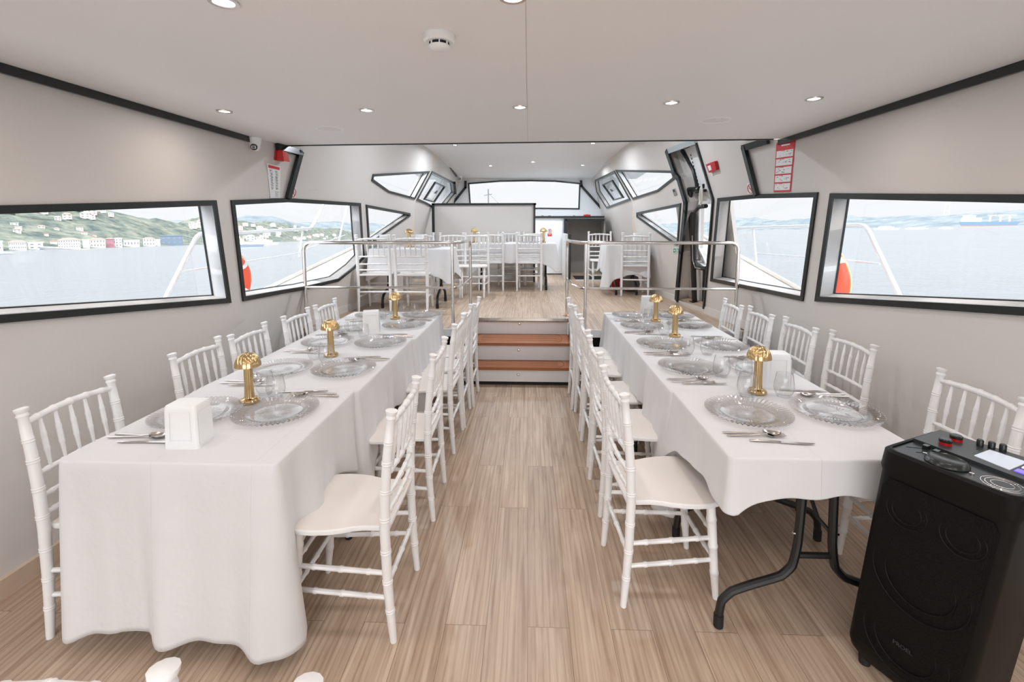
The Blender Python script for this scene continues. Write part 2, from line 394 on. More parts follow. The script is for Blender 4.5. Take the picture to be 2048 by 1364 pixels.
# --- hatches in the slanted windows
def hatch(G, side, pxs, lab):
    L = [atS(q, G) for q in pxs]; c = sum(L, Vector())/4; n = nrm(G, side)
    t = thing('roof_hatch', lab, 'hatch', c)
    O = [p-c-n*.06 for p in L]; I = [p*.86 for p in O]; I = [p-n*(.06*.14) for p in I]
    MB().ring(O, I, n*.03).build('hatch_frame', BLACK, t, smooth=False)
    MB().add([p+n*.012 for p in I], [(0, 1, 2, 3)]).build('hatch_pane', GLASSW, t, smooth=False)
    m_ = sum(I, Vector())/4+n*.02; u = (I[1]-I[0]).normalized(); v = (I[2]-I[1]).normalized()
    MB().prism([m_-u*.07+v*.03, m_+u*.05+v*.04, m_+u*.01-v*.09], n*.02).build('hatch_handle', BLACK, t, smooth=False)
hatch(GL, -1, [(875.4, 364.5), (894.8, 373.8), (872.5, 406.7), (852.5, 400.8)], 'black framed roof hatch in the slanted window above the white partition')
hatch(GR, 1, [(1219.8, 361), (1200.4, 370.3), (1223.3, 402.6), (1242.6, 397.3)], 'black framed roof hatch in the slanted window above the dashboard')

# --- forward bulkhead with windscreen, ceilings
def zf(Y): return 2.80-.063*(Y-7.5)+.02
def wpt(px): p = atY(px, YW); return (p.x, p.z)
WSO = [wpt(q) for q in [(936, 366), (1000, 361), (1060, 360), (1110, 361), (1161, 366), (1159, 419), (1075, 418), (990, 420), (940, 421)]]
def bulk(name, outer, holes, Y, th, m):
    loops = [outer]+holes; flat = [p for L in loops for p in L]; tr = tessellate_polygon([[Vector((p[0], p[1], 0)) for p in L] for L in loops])
    n = len(flat); fs = [tuple(t) for t in tr]+[tuple(i+n for i in reversed(t)) for t in tr]; o = 0
    for L in loops:
        k = len(L); fs += [(o+i, o+(i+1) % k, o+(i+1) % k+n, o+i+n) for i in range(k)]; o += k
    return struct(name, MB().add([(p[0], Y, p[1]) for p in flat]+[(p[0], Y+th, p[1]) for p in flat], fs), m, smooth=False)
wsi = inset(WSO, .03)
bulk('wall_forward', [(-2.1, .5), (2.0, .5), (2.0, 3.05), (-2.1, 3.05)], [wsi], YW, .06, WHITE)
par = bpy.data.objects.new('window_11', None); COL.objects.link(par); par['kind'] = 'structure'
MB().ring([(p[0], YW, p[1]) for p in WSO], [(p[0], YW, p[1]) for p in wsi], (0, -.02, 0)).build('window_frame', BLACK, par, smooth=False)
MB().add([(p[0], YW+.05, p[1]) for p in wsi], [tuple(t) for t in tessellate_polygon([[Vector((p[0], p[1], 0)) for p in wsi]])]).build('window_pane', GLASSW, par, smooth=False)
CE = 4.10
cl0, cl1 = atZ((545, 291), ZC), atZ((1545, 278), ZC)
b = MB(); b.add([(-2.6, YB, ZC), (2.5, YB, ZC), (2.5, cl1.y-.02, ZC), (cl1.x, cl1.y, ZC), (cl0.x, cl0.y, ZC), (-2.6, cl0.y+.02, ZC)], [(5, 4, 3, 2, 1, 0)])
struct('ceiling', b, CEIL, smooth=False)
b = MB(); b.add([(-2.6, cl0.y, ZC), (2.5, cl1.y, ZC), (2.5, cl1.y, 3.05), (-2.6, cl0.y, 3.05)], [(0, 1, 2, 3)])
struct('trim_5', b, WALL, smooth=False)
b = MB(); b.add([(-2.6, 3.9, zf(3.9)), (2.6, 3.9, zf(3.9)), (2.4, YW+.1, zf(YW+.1)), (-2.4, YW+.1, zf(YW+.1))], [(3, 2, 1, 0)])
struct('ceiling', b, CEIL, smooth=False)
# ceiling seam, black cornice strips
def strip(name, pts, w_, h, m, up=None):
    b = MB()
    for p, q in zip(pts, pts[1:]):
        p, q = Vector(p), Vector(q); d = (q-p).normalized(); u_ = Vector(up) if up else Vector((0, 0, 1)); s = d.cross(u_).normalized(); u_ = s.cross(d)
        a = s*w_/2; h_ = u_*h/2; e = d*w_*.3; p = p-e; q = q+e
        b.add([p-a-h_, p+a-h_, p+a+h_, p-a+h_, q-a-h_, q+a-h_, q+a+h_, q-a+h_], [(0, 1, 2, 3), (7, 6, 5, 4), (0, 4, 5, 1), (1, 5, 6, 2), (2, 6, 7, 3), (3, 7, 4, 0)])
    return struct(name, b, m, smooth=False)
tl = [atS(q, SL) for q in ((0, 127), (250, 202), (505, 272))]
strip('trim_6', [Vector((SL(-1.5, ZC-.02)+.008, -1.5, ZC-.02)), Vector((SL(tl[2].y, ZC-.02)+.008, 3.66, ZC-.02))], .016, .045, BLACK)
strip('trim_7', [Vector((SR(-1.5, ZC-.02)-.008, -1.5, ZC-.02)), Vector((SR(3.9, ZC-.02)-.008, 3.95, ZC-.02))], .016, .045, BLACK)
strip('trim_8', [cl0+Vector((0, 0, .006)), cl1+Vector((0, 0, .006))], .02, .028, BLACK)
def onw(px, S, side, off): p = atS(px, S); return p+nrm(S, side)*off
strip('trim_9', [onw((550, 293), SL, -1, .03), onw((597, 305), SL, -1, .02), onw((573, 393), SL, -1, .02)], .055, .03, BLACK, up=(1, 0, .2))
strip('trim_10', [onw((1540, 281), SR, 1, .03), onw((1492, 295), SR, 1, .02), onw((1516, 386), SR, 1, .02)], .055, .03, BLACK, up=(1, 0, .2))
strip('trim_11', [(-.012, YB, ZC-.0005), (-.012, CE-.1, ZC-.0005)], .0022, .001, mat('seam_line', (.5, .47, .45), .6))
for nm, pxs in (('trim_12', ((885, 313), (911, 351))), ('trim_13', ((1212, 313), (1183, 345)))):
    S, side = (GL, -1) if nm == 'trim_12' else (GR, 1)
    strip(nm, [onw(q, S, side, .015) for q in pxs], .03, .04, BLACK)
strip('trim_14', [onw((868, 290), SL, -1, .015), onw((872, 297), SL, -1, .015)], .06, .05, BLACK)
strip('trim_15', [onw((1232, 287), SR, 1, .015), onw((1223, 297), SR, 1, .015)], .06, .05, BLACK)
strip('trim_16', [atY(q, YW-.03) for q in ((931, 363), (931, 375), (903, 410))], .05, .03, BLACK, up=(0, 1, 0))
strip('trim_17', [atY(q, YW-.03) for q in ((1162, 362), (1163, 372), (1209, 424))], .05, .03, BLACK, up=(0, 1, 0))
strip('trim_18', [onw((907, 366), GL, -1, .02), onw((909, 385), GL, -1, .02)], .05, .06, BLACK)
# baseboards
def bboard(name, S, side, Y0, Y1, z, n=6):
    b = MB(); L = []
    for i in range(n+1):
        Y = Y0+(Y1-Y0)*i/n; L.append((S(Y, z+.04), Y))
    k = 1 if side < 0 else -1
    for (x, y), (x2, y2) in zip(L, L[1:]):
        b.add([(x, y, z), (x+.014*k, y, z), (x+.014*k, y, z+.085), (x, y, z+.09), (x2, y2, z), (x2+.014*k, y2, z), (x2+.014*k, y2, z+.085), (x2, y2, z+.09)], [(1, 5, 6, 2), (2, 6, 7, 3), (0, 1, 2, 3), (7, 6, 5, 4)])
    return struct(name, b, BASEB if z < .1 else WALL, smooth=False)
bboard('baseboard_left', SL, -1, YB, 4.5, 0); bboard('baseboard_right', SR, 1, YB, 4.5, 0)
bboard('baseboard_deck_left', SL, -1, 4.6, 7.3, ZP); bboard('baseboard_deck_right', SR, 1, 4.6, DOOR[-1][0], ZP, 2); bboard('baseboard_deck_right', SR, 1, DOOR[0][0], 7.3, ZP, 3)

# --- stern end behind the camera: low sill, posts and an open doorway, plus an added deck for bounce light
struct('floor_aft_bounce', MB().add([(-2.6, -6, -.02), (2.4, -6, -.02), (2.4, YB, -.02), (-2.6, YB, -.02)], [(0, 1, 2, 3)]), WHITE)  # unseen white deck added to bounce sky light onto the ceiling
b = MB(); b.box((-2.2, YB, 1.15), (.5, .06, 2.3)); b.box((2.0, YB, 1.15), (.5, .06, 2.3)); b.box((-.05, YB, 2.2), (4.4, .06, .2))
struct('wall_stern', b, WALL, smooth=False)

# --- stairs between the decks
t = thing('companion_stairs', 'three step stairs with white risers and varnished teak treads at the end of the aisle', 'stairs', ((SXL+SXR)/2, LIP, 0))
sw = SXR-SXL-.03; Y1 = 4.54-LIP; Y2 = 4.74-LIP; Y3 = 4.95-LIP; h1 = ZP/3
for i, (y, z0, z1) in enumerate(((Y1, .035, h1-.03), (Y2+.04, h1, 2*h1-.03), (Y3+.22, 2*h1, ZP-.02))):
    r = MB().box((0, y+.01, (z0+z1)/2), (sw, .02, z1-z0)).build('riser', WHITE, t, smooth=False)
    k = MB().lathe([(.001, -.006), (.012, -.006), (.015, 0), (.012, .004), (.001, .006)], 14)
    k.v = [(p[0], y-p[2]*.8-.002, z1-.05+p[1]) for p in k.v]; k.build('pull_latch', STEEL, r)
for y0, y1, z in ((Y1-.02, Y2+.05, h1), (Y2+.02, Y3+.24, 2*h1)):
    tr = MB().box((0, (y0+y1)/2, z-.013), (sw, y1-y0, .03)).build('tread', TEAK, t, smooth=False)
    b = MB()
    for yy in np.linspace(y0+.03, y1-.04, 5): b.box((0, yy, z+.0025), (sw-.28, .003, .001))
    for sx in (-1, 1):
        arc = [Vector((sx*(sw/2-.14+.06*math.cos(a)), (y0+y1)/2+(y1-y0)*.42*math.sin(a), z+.0028)) for a in np.linspace(-PI/2, PI/2, 9)]
        if sx < 0: arc = [Vector((-sw/2+.14-.06*math.cos(a), (y0+y1)/2+(y1-y0)*.42*math.sin(a), z+.0028)) for a in np.linspace(-PI/2, PI/2, 9)]
        b.tube(arc, .0015, 5)
    b.build('caulking_line', DARK, tr, smooth=False)
for sx in (-1, 1): MB().box((sx*(sw/2+.008), .27, ZP/2-.02), (.012, .62, ZP-.06)).build('side_panel', BLACK, t, smooth=False)
MB().box((0, Y1+.02, .017), (sw, .02, .034)).build('kick_strip', DARK, t, smooth=False)
MB().box((0, YSE-LIP-.008, ZP-.012), (sw, .02, .03)).build('nosing', STEEL, t, smooth=False)

# ================================================================== CHAIRS
def spline(y): return y
def node_tube(b, p0, p1, prof, nodes, n=10, bulge=.0022, mid=None):
    """tube from p0 to p1 with radius profile [(t, r)] and bamboo nodes at given t; mid: optional bow offset"""
    p0, p1 = Vector(p0), Vector(p1); L = (p1-p0).length; ts = sorted(set([t for t, _ in prof]))
    extra = []
    for q in nodes:
        for d in (-.009, -.0055, -.002, .002, .0055, .009): extra.append(q+d/L)
    ts = sorted(set([t for t in ts+extra if 0 <= t <= 1])); pts = []; rs = []
    for t in ts:
        for (a, ra), (c, rc) in zip(prof, prof[1:]):
            if a <= t <= c+1e-9: r = ra+(rc-ra)*(t-a)/max(1e-9, c-a); break
        for q in nodes:
            d = abs(t-q)*L
            if d < .0075 and not d < .0015: r += bulge if d < .007 else 0
        p = p0.lerp(p1, t)
        if mid: p = p+Vector(mid)*4*t*(1-t)
        pts.append(p); rs.append(r)
    b.tube(pts, rs, n); return b
def make_chair():
    """local: posts at y=0, seat towards +y"""
    t = thing('chiavari_chair', 'white chiavari chair', 'chair')
    def post_path(s):
        # foot slightly splayed, back leaning rearwards
        zs = [0, .1, .25, .45, .6, .75, .86, .885, .895, .905, .912, .922, .926]
        xs = [s*.190]*len(zs); ys = [-.022, -.014, -.005, 0, -.005, -.018, -.032, -.035, -.036, -.037, -.038, -.039, -.040]
        rs = [.0135, .0165, .0185, .0195, .019, .018, .0165, .0155, .0195, .0155, .0215, .0225, .012]
        P_ = []; R_ = []
        nodes = [.13, .25, .37, .50, .61, .72, .80]
        allz = sorted(set(zs+[q+d for q in nodes for d in (-.008, -.005, -.0012, .0012, .005, .008)]))
        for z in allz:
            x = np.interp(z, zs, xs); y = np.interp(z, zs, ys); r = np.interp(z, zs, rs)
            if any(.003 < abs(z-q) < .006 for q in nodes): r += .0022
            P_.append((float(x), float(y), z)); R_.append(float(r))
        return P_, R_
    for s in (-1, 1):
        P_, R_ = post_path(s); MB().tube(P_, R_, 12).build('back_post', CHAIRP, t)
    for s in (-1, 1):
        b = MB(); node_tube(b, (s*.158, .385, .0), (s*.160, .345, .435), [(0, .0125), (.25, .017), (.8, .0195), (1, .018)], [.28, .56, .84], 12); b.build('leg', CHAIRP, t)
    # seat
    hw = [(-.012, .172), (.03, .170), (.09, .170), (.13, .178), (.17, .192), (.22, .203), (.28, .207), (.33, .203), (.37, .188), (.40, .158), (.42, .11), (.428, .05)]
    loop = [(-x, y) for y, x in hw]+[(x, y) for y, x in reversed(hw)]
    def ringz(ins, z):
        q = inset(loop, ins) if ins else loop; return [(x, y, z) for x, y in q]
    b = MB(); rings = [ringz(.010, .433), ringz(.002, .436), ringz(0, .444), ringz(.001, .451), ringz(.006, .455)]; n = len(loop)
    vs = [p for r in rings for p in r]; fs = [(i*n+k, i*n+(k+1) % n, (i+1)*n+(k+1) % n, (i+1)*n+k) for i in range(4) for k in range(n)]
    fs += [tuple(range(n-1, -1, -1))]
    b.add(vs, [tuple(reversed(f)) for f in fs]); b.build('seat', CHAIRP, t)
    b = MB(); b.add(ringz(.006, .4552)+ringz(.012, .4562), [(k, (k+1) % n, (k+1) % n+n, k+n) for k in range(n)]+[tuple(n+k for k in range(n))])
    so = [o for o in bpy.data.objects if o.parent == t and o.name.startswith('seat')][0]
    b.build('seat_top', SEATREF, so, label='satin seat top, warm reflection in its colour')
    # rails of the back
    def yb(z): return float(np.interp(z, [.45, .6, .75, .86], [0, -.005, -.018, -.032]))
    b = MB(); node_tube(b, (-.185, yb(.86), .865), (.185, yb(.86), .865), [(0, .0115), (.5, .0135), (1, .0115)], [.12, .31, .5, .69, .88], 10, mid=(0, -.012, .012)); b.build('top_rail', CHAIRP, t)
    for z in (.665, .575, .505):
        b = MB(); node_tube(b, (-.185, yb(z), z), (.185, yb(z), z), [(0, .009), (.5, .0105), (1, .009)], [.12, .31, .5, .69, .88], 8, mid=(0, -.008, 0)); b.build('back_rail', CHAIRP, t)
    for i in range(5):
        x = -.185+.37*(.155+.1725*i); k = 4*(.5-abs(x)/.37)*(.5+abs(x)/.37); bo = -.012*k; b_ = -.008*k
        b = MB(); node_tube(b, (x, yb(.665)+b_, .668), (x, yb(.86)+bo, .862+.012*k), [(0, .0055), (.45, .0095), (.55, .0095), (1, .0055)], [.35, .65], 8, .0012); b.build('spindle', CHAIRP, t)
    # stretchers
    for z in (.30, .20):
        b = MB(); node_tube(b, (-.158, .36-.02*(.3-z), z), (.158, .36-.02*(.3-z), z), [(0, .009), (.5, .0105), (1, .009)], [.2, .5, .8], 8); b.build('stretcher', CHAIRP, t)
        for s in (-1, 1):
            b = MB(); node_tube(b, (s*.188, -.004, z-.02), (s*.159, .362, z-.02), [(0, .009), (.5, .0105), (1, .009)], [.2, .5, .8], 8); b.build('stretcher', CHAIRP, t)
    b = MB(); node_tube(b, (-.188, -.008, .24), (.188, -.008, .24), [(0, .009), (.5, .0105), (1, .009)], [.2, .5, .8], 8); b.build('stretcher', CHAIRP, t)
    return t
CH0 = make_chair(); _first = [True]
def chair(x, y, z, rz, label, group):
    """x, y: middle between the back posts"""
    if _first[0]:
        _first[0] = False; CH0.location = (x, y, z); CH0.rotation_euler = (0, 0, rz); CH0['label'] = label; CH0['group'] = group; return CH0
    return dup(CH0, label, (x, y, z), rz, group)
ORD5 = ['nearest the camera', 'second from the camera', 'third from the camera', 'fourth from the camera', 'farthest']
# aisle side of the left row (sitting towards -x)
for i, (x, y, a) in enumerate([(-.538, 1.82, 0), (-.54, 2.56, .02), (-.54, 3.31, -.02), (-.53, 3.73, .01), (-.505, 4.15, 0)]):
    chair(x, y, 0, PI/2+a, 'white chiavari chair on the aisle side of the left tables, %s' % ORD5[i], 'chairs on the aisle side of the left tables')
for i, (x, y, a) in enumerate([(-1.84, 1.79, .03), (-1.845, 2.53, .03), (-1.80, 2.95, .02), (-1.78, 3.54, 0), (-1.76, 4.02, -.02)]):
    chair(x, y, 0, -PI/2+a, 'white chiavari chair between the left wall and left tables, %s' % ORD5[i], 'chairs along the left wall')
for i, (x, y, a) in enumerate([(.412, 2.02, .06), (.415, 2.63, .02), (.42, 3.16, 0), (.425, 3.70, 0), (.405, 4.13, -.02)]):
    chair(x, y, 0, -PI/2+a, 'white chiavari chair on the aisle side of the right tables, %s' % ORD5[i], 'chairs on the aisle side of the right tables')
for i, (x, y, a) in enumerate([(1.90, 2.02, -.02), (1.91, 2.83, -.03), (1.85, 3.27, -.03), (1.80, 3.72, -.04), (1.76, 4.13, -.05)]):
    chair(x, y, 0, PI/2+a, 'white chiavari chair between right wall and right tables, %s' % (ORD5[i] if i else 'partly hidden by the loudspeaker'), 'chairs along the right wall')
# raised deck
chair(-1.85, 5.50, ZP, .08, 'white chiavari chair on the raised deck by the left window, back to the camera', 'chairs on the raised deck')
chair(-1.40, 5.50, ZP, -.03, 'white chiavari chair behind the left rail, second from the window, back to the camera', 'chairs on the raised deck')
for i, (x, w_) in enumerate(((-1.62, 'left'), (-1.14, 'middle'), (-.80, 'right'))):
    chair(x, 6.95 if i < 2 else 7.0, ZP, PI, 'white chair facing the camera beyond the deck table by the left window, %s of three' % w_, 'chairs on the raised deck')
chair(-.595, 7.33, ZP, 0, 'left one of two white chairs with backs to the camera before the white partition', 'chairs on the raised deck')
chair(.005, 7.33, ZP, 0, 'right one of two white chairs with backs to the camera before the white partition', 'chairs on the raised deck')
chair(-.36, 8.38, ZP, PI, 'white chair facing the camera beyond the middle deck table, left of two', 'chairs on the raised deck')
chair(.10, 8.38, ZP, PI, 'white chair facing the camera beyond the middle deck table, right of two', 'chairs on the raised deck')
chair(1.55, 6.84, ZP, -.12, 'white chiavari chair at the deck table right of the grey passage, back to the camera', 'chairs on the raised deck')
chair(1.23, 8.15, ZP, PI, 'white chair facing the camera beyond the right deck table', 'chairs on the raised deck')
# the row behind the left tables, at the lower edge of the picture
chair(-.745, .585, 0, PI+.03, 'white chiavari chair cut off by the lower left edge of the picture', 'chairs at the stern')
chair(-.167, .50, 0, PI-.42, 'white chiavari chair of which only a post top shows at the lower edge', 'chairs at the stern')

# ================================================================== TABLES
TH = .738
def fold_table(x0, x1, y0, y1, z, label, group, axis='y', fr=(.14, .14)):
    """folding table; leg frames lie across the short side; axis = direction of the long side"""
    cx, cyy = (x0+x1)/2, (y0+y1)/2; t = thing('folding_table', label, 'table', (cx, cyy, z), 0, group)
    W, L = (x1-x0, y1-y0) if axis == 'y' else (y1-y0, x1-x0)
    R = Matrix.Identity(3) if axis == 'y' else Matrix.Rotation(PI/2, 3, 'Z')
    b = MB().box((0, 0, TH-.018), (x1-x0-.01, y1-y0-.01, .034)); b.build('table_top', PLAST, t, smooth=False)
    for s, off in ((-1, fr[0]), (1, fr[1])):
        y = s*(L/2-off)
        for q in (-1, 1):
            hw = W/2-.005
            pts = [(q*(hw-.30), y, TH-.035), (q*(hw-.29), y, .36), (q*(hw-.275), y, .27), (q*(hw-.235), y, .225), (q*(hw-.12), y, .185), (q*(hw-.045), y, .155), (q*(hw-.008), y, .115), (q*hw, y, .05), (q*hw, y, .012)]
            sm = [Vector(pts[0])]
            for a_, b_, c_ in zip(pts, pts[1:], pts[2:]):
                a_, b_, c_ = Vector(a_), Vector(b_), Vector(c_); sm += [b_.lerp(a_, .3), (b_*2+a_*.3*0+b_.lerp(a_, .15)+b_.lerp(c_, .15))/4 if False else b_.lerp(a_.lerp(c_, .5), .08), b_.lerp(c_, .3)]
            sm.append(Vector(pts[-1])); sm = [R @ p for p in sm]
            lg = MB().tube(sm, .0165, 10).build('leg', BLKP, t)
            MB().tube([R @ Vector((q*hw, y, .055)), R @ Vector((q*hw, y, .004)), R @ Vector((q*hw, y, 0))], [.019, .019, .015], 10).build('foot_cap', DARK, lg)
        hw = W/2-.005; MB().tube([R @ Vector((-(hw-.285), y, .315)), R @ Vector(((hw-.285), y, .315))], .012, 8).build('crossbar', BLKP, t)
        MB().tube([R @ Vector(((hw-.29), y, .40)), R @ Vector(((hw-.32), y-s*.05, .44)), R @ Vector((.02, y-s*.26, TH-.04))], .008, 8).build('brace', BLKP, t)
        b = MB()
        for q in (-1, 1): b.tube([R @ Vector((q*(hw-.305), y, .405)), R @ Vector((q*(hw-.268), y, .405))], .006, 8)
        b.build('bolt', STEEL, t)
    return t
GTL, GTR, GTU = 'folding tables of the left row', 'folding tables of the right row', 'folding tables on the raised deck'
fold_table(-1.69, -.91, 1.57, 2.31, 0, 'black legged folding table under the long front cloth, left row, nearest', GTL, fr=(.10, .10))
fold_table(-1.70, -.89, 2.33, 3.38, 0, 'black legged folding table in the middle of the left row', GTL)
fold_table(-1.70, -.86, 3.40, 4.44, 0, 'black legged folding table at the far end of the left row, before the raised deck', GTL)
fold_table(.755, 1.475, 1.68, 2.36, 0, 'black legged folding table beside the loudspeaker, bent legs showing', GTR, fr=(.06, .08))
fold_table(.745, 1.52, 2.38, 3.32, 0, 'black legged folding table in the middle of the right row', GTR)
fold_table(.745, 1.54, 3.34, 4.50, 0, 'black legged folding table at the far end of the right row, before the raised deck', GTR)
fold_table(-1.97, -1.0, 5.72, 6.30, ZP, 'black legged folding table on the raised deck by the left window', GTU, 'x')
fold_table(-.92, .42, 7.42, 8.08, ZP, 'black legged folding table before the white partition', GTU, 'x')
fold_table(1.16, 1.74, 6.93, 7.50, ZP, 'black legged folding table on the raised deck beside the grey passage', GTU, 'x')

def cloth(x0, x1, y0, y1, z, drops, label, group, seed=0, corner=None, fold=.018, flare=.25):
    """drops: (left, front, right, back) hem drops; corner: extra drop at (front-left, front-right, back-right, back-left)"""
    rnd = random.Random(seed); corner = corner or (.09, .09, .09, .09); rc = .018
    cor = [(x0, y0), (x1, y0), (x1, y1), (x0, y1)]; segs = []      # front, right, back, left
    dn = [drops[1], drops[2], drops[3], drops[0]]; nn = [(0, -1), (1, 0), (0, 1), (-1, 0)]
    P_ = []                                        # (point, normal, drop, cornerness, arclength)
    s = 0
    for k in range(4):
        a, b_ = Vector(cor[k]), Vector(cor[(k+1) % 4]); e = (b_-a).normalized(); L = (b_-a).length; m = max(8, int(L/.018))
        for i in range(m):
            t_ = (i+.5)/m; p = a+e*(rc+(L-2*rc)*t_); d1 = t_*L; d2 = (1-t_)*L
            P_.append([p, Vector(nn[k]), dn[k], (corner[k]*math.exp(-(d1/.13)**1.0)+corner[(k+1) % 4]*math.exp(-(d2/.13)**1.0)), s+t_*L])
            if d1 < .22: P_[-1][2] = dn[k]+(max(dn[k-1], dn[k])-dn[k])*(1-d1/.22)**2
            if d2 < .22: P_[-1][2] = dn[k]+(max(dn[(k+1) % 4], dn[k])-dn[k])*(1-d2/.22)**2
        s += L
        # rounded corner
        n0, n1 = Vector(nn[k]), Vector(nn[(k+1) % 4]); cc = b_-e*rc+(-n0)*rc
        for i in range(1, 9):
            a_ = PI/2*i/9; nv = n0*math.cos(a_)+n1*math.sin(a_)
            P_.append([cc+nv*rc, nv, max(dn[k], dn[(k+1) % 4]), corner[(k+1) % 4]*1.06, s])
    # smooth normals near the corners so folds fan out
    N = len(P_); ph = [rnd.uniform(0, 6.28) for _ in range(4)]
    fq = [rnd.uniform(15, 19), rnd.uniform(29, 36), rnd.uniform(5, 7)]
    def f(sv): return .5*math.sin(fq[0]*sv+ph[0]+.8*math.sin(fq[2]*sv+ph[2]))+.3*math.sin(fq[1]*sv+ph[1])+.35*math.sin(fq[2]*sv+ph[3])
    prof = [0, .004, .010, .018, .05, .12, .22, .34, .48, .62, .76, .88, .97, 1]
    vs = []
    for j, t_ in enumerate(prof):
        for p, nv, d, c, sv in P_:
            D = d+c; amp = fold*min(1.6, (D/.3)**.7)
            ff = f(sv)
            if t_ <= .018:
                a_ = t_/.018*PI/2; r_ = .006; off = r_*math.sin(a_); dz = r_*(1-math.cos(a_))
            else:
                off = .006+amp*(.45+ff)*t_**.85+.006*t_+c*flare*t_**1.4; dz = .006+(D+.012*ff)*t_
            q = p+nv*max(.004, off) if t_ > .018 else p+nv*off
            # corner cloth gathers sideways
            vs.append((q.x, q.y, z-dz))
    fs = []
    for j in range(len(prof)-1):
        for i in range(N): fs.append((j*N+i, (j+1)*N+i, (j+1)*N+(i+1) % N, j*N+(i+1) % N))
    # top, gently uneven
    fs.append(tuple(range(N)))
    b = MB().add(vs, fs); o = b.build('tablecloth', CLOTH, None, ang=50)
    # object origin at the table's base
    c = Vector(((x0+x1)/2, (y0+y1)/2, z)); o.data.transform(Matrix.Translation(-c)); o.location = c
    md = o.modifiers.new('thickness', 'SOLIDIFY'); md.thickness = .0015; md.offset = 1
    return tag(o, label, 'tablecloth', group)
ZT1 = TH+.006
GC = 'white cloths on the lower tables'
cloth(-1.70, -.90, 1.555, 2.32, ZT1+.004, (.36, .665, .30, .25), 'white tablecloth falling almost to the floor at the near end of the left tables', GC, 3, (.01, .01, .16, .05), .036, .02)
cloth(-1.71, -.88, 2.30, 3.42, ZT1, (.34, .30, .32, .3), 'white tablecloth on the middle of the left tables', GC, 5, (.1, .20, .12, .1))
cloth(-1.71, -.85, 3.40, 4.47, ZT1+.002, (.34, .34, .30, .34), 'white tablecloth at the far end of the left tables', GC, 8, (.1, .24, .1, .1))
cloth(.745, 1.485, 1.665, 2.37, ZT1+.004, (.20, .140, .2, .2), 'white tablecloth with short overhang on the table beside the loudspeaker', GC, 11, (.012, .02, .1, .17), .007)
cloth(.735, 1.53, 2.34, 3.34, ZT1, (.27, .40, .3, .3), 'white tablecloth on the middle of the right tables', GC, 14, (.20, .1, .1, .08), .022)
cloth(.735, 1.55, 3.32, 4.52, ZT1+.002, (.34, .34, .3, .34), 'white tablecloth at the far end of the right tables', GC, 17, (.12, .1, .1, .1))
GCU = 'white cloths on the raised deck'
ZU = ZP+TH+.006
cloth(-1.98, -.99, 5.71, 6.31, ZU, (.3, .28, .30, .3), 'white tablecloth on the deck table by the left window', GCU, 21, (.08, .12, .12, .1))
cloth(-.93, .43, 7.41, 8.09, ZU, (.30, .30, .28, .3), 'white tablecloth on the deck table before the white partition', GCU, 24, (.2, .12, .1, .1))
cloth(1.15, 1.75, 6.92, 7.51, ZU, (.34, .42, .3, .3), 'white tablecloth on the deck table beside the grey passage', GCU, 29, (.2, .05, .1, .1), .022)

# ================================================================== TABLEWARE
def make_plate():
    def fn(r, z, A):
        if r > .125: k = min(1, (r-.125)/.02)*min(1, max(0, (.186-r)/.004)); return r, z+.0034*k*math.cos(56*A)
        if .03 < r < .07: return r, z+.0012*math.cos(40*A)
        return r, z
    prof = [(.001, .003), (.03, .003), (.05, .003), (.07, .003), (.10, .004), (.112, .0045), (.118, .010), (.126, .0125), (.14, .0145), (.155, .0165), (.168, .0185), (.176, .020), (.180, .021), (.182, .0195), (.180, .018), (.15, .0125), (.125, .008), (.112, .001), (.001, 0)]
    b = MB().lathe(prof, 224, fn=fn); return b
PL0 = [None]
GPL = 'clear glass charger plates on the lower tables'
def plate(x, y, z, label, group=GPL):
    if PL0[0] is None:
        o = make_plate().build('charger_plate', GLASSP, ang=60); PL0[0] = o
    else: o = PL0[0].copy(); COL.objects.link(o)
    o.location = (x, y, z); o.rotation_euler = (0, 0, random.uniform(0, 6)); return tag(o, label, 'plate', group)
def make_cut(kind):
    b = MB()
    if kind == 'knife':
        b.tube([(0, 0, .004), (.02, 0, .004), (.10, 0, .0035), (.105, 0, .0035)], [.003, .0042, .0036, .002], 8)
        b.prism([(.10, -.006, .003), (.17, -.0085, .003), (.20, -.006, .003), (.215, .004, .003), (.10, .004, .003)], (0, 0, .0014))
    else:
        b.tube([(0, 0, .004), (.02, 0, .004), (.11, 0, .005), (.13, 0, .009), (.142, 0, .010)], [.0026, .0038, .0026, .0026, .003], 8)
        if kind == 'spoon':
            n = 12; vs = []; fs = []
            for i, (u, wd, dz) in enumerate([(.138, .003, .010), (.148, .013, .007), (.165, .019, .003), (.182, .018, .002), (.196, .011, .0045), (.203, .001, .0085)]):
                for k in range(7):
                    s_ = -1+k/3; vs.append((u, wd*s_, dz+.006*s_*s_))
            m = 6
            fs = [(i*7+k, i*7+k+1, (i+1)*7+k+1, (i+1)*7+k) for i in range(m-1) for k in range(6)]
            b.add(vs, fs); b.add([(p[0], p[1], p[2]+.0012) for p in vs], [tuple(reversed(f)) for f in fs])
        else:
            b.prism([(.138, -.004, .010), (.15, -.011, .006), (.165, -.012, .004), (.165, .012, .004), (.15, .011, .006), (.138, .004, .010)], (0, 0, .0014))
            for q in (-.0105, -.0035, .0035, .0105): b.tube([(.163, q, .0045), (.185, q, .004), (.205, q, .008)], [.0022, .0018, .001], 6)
    return b
CUT = {}
def cutlery(kind, x, y, z, rz, label):
    if kind not in CUT: o = make_cut(kind).build(kind, CUTL, ang=50); CUT[kind] = o
    else: o = CUT[kind].copy(); COL.objects.link(o)
    o.location = (x, y, z); o.rotation_euler = (0, 0, rz); o.scale = (1.13, 1.13, 1.13); return tag(o, label, kind, 'cutlery on the lower tables')
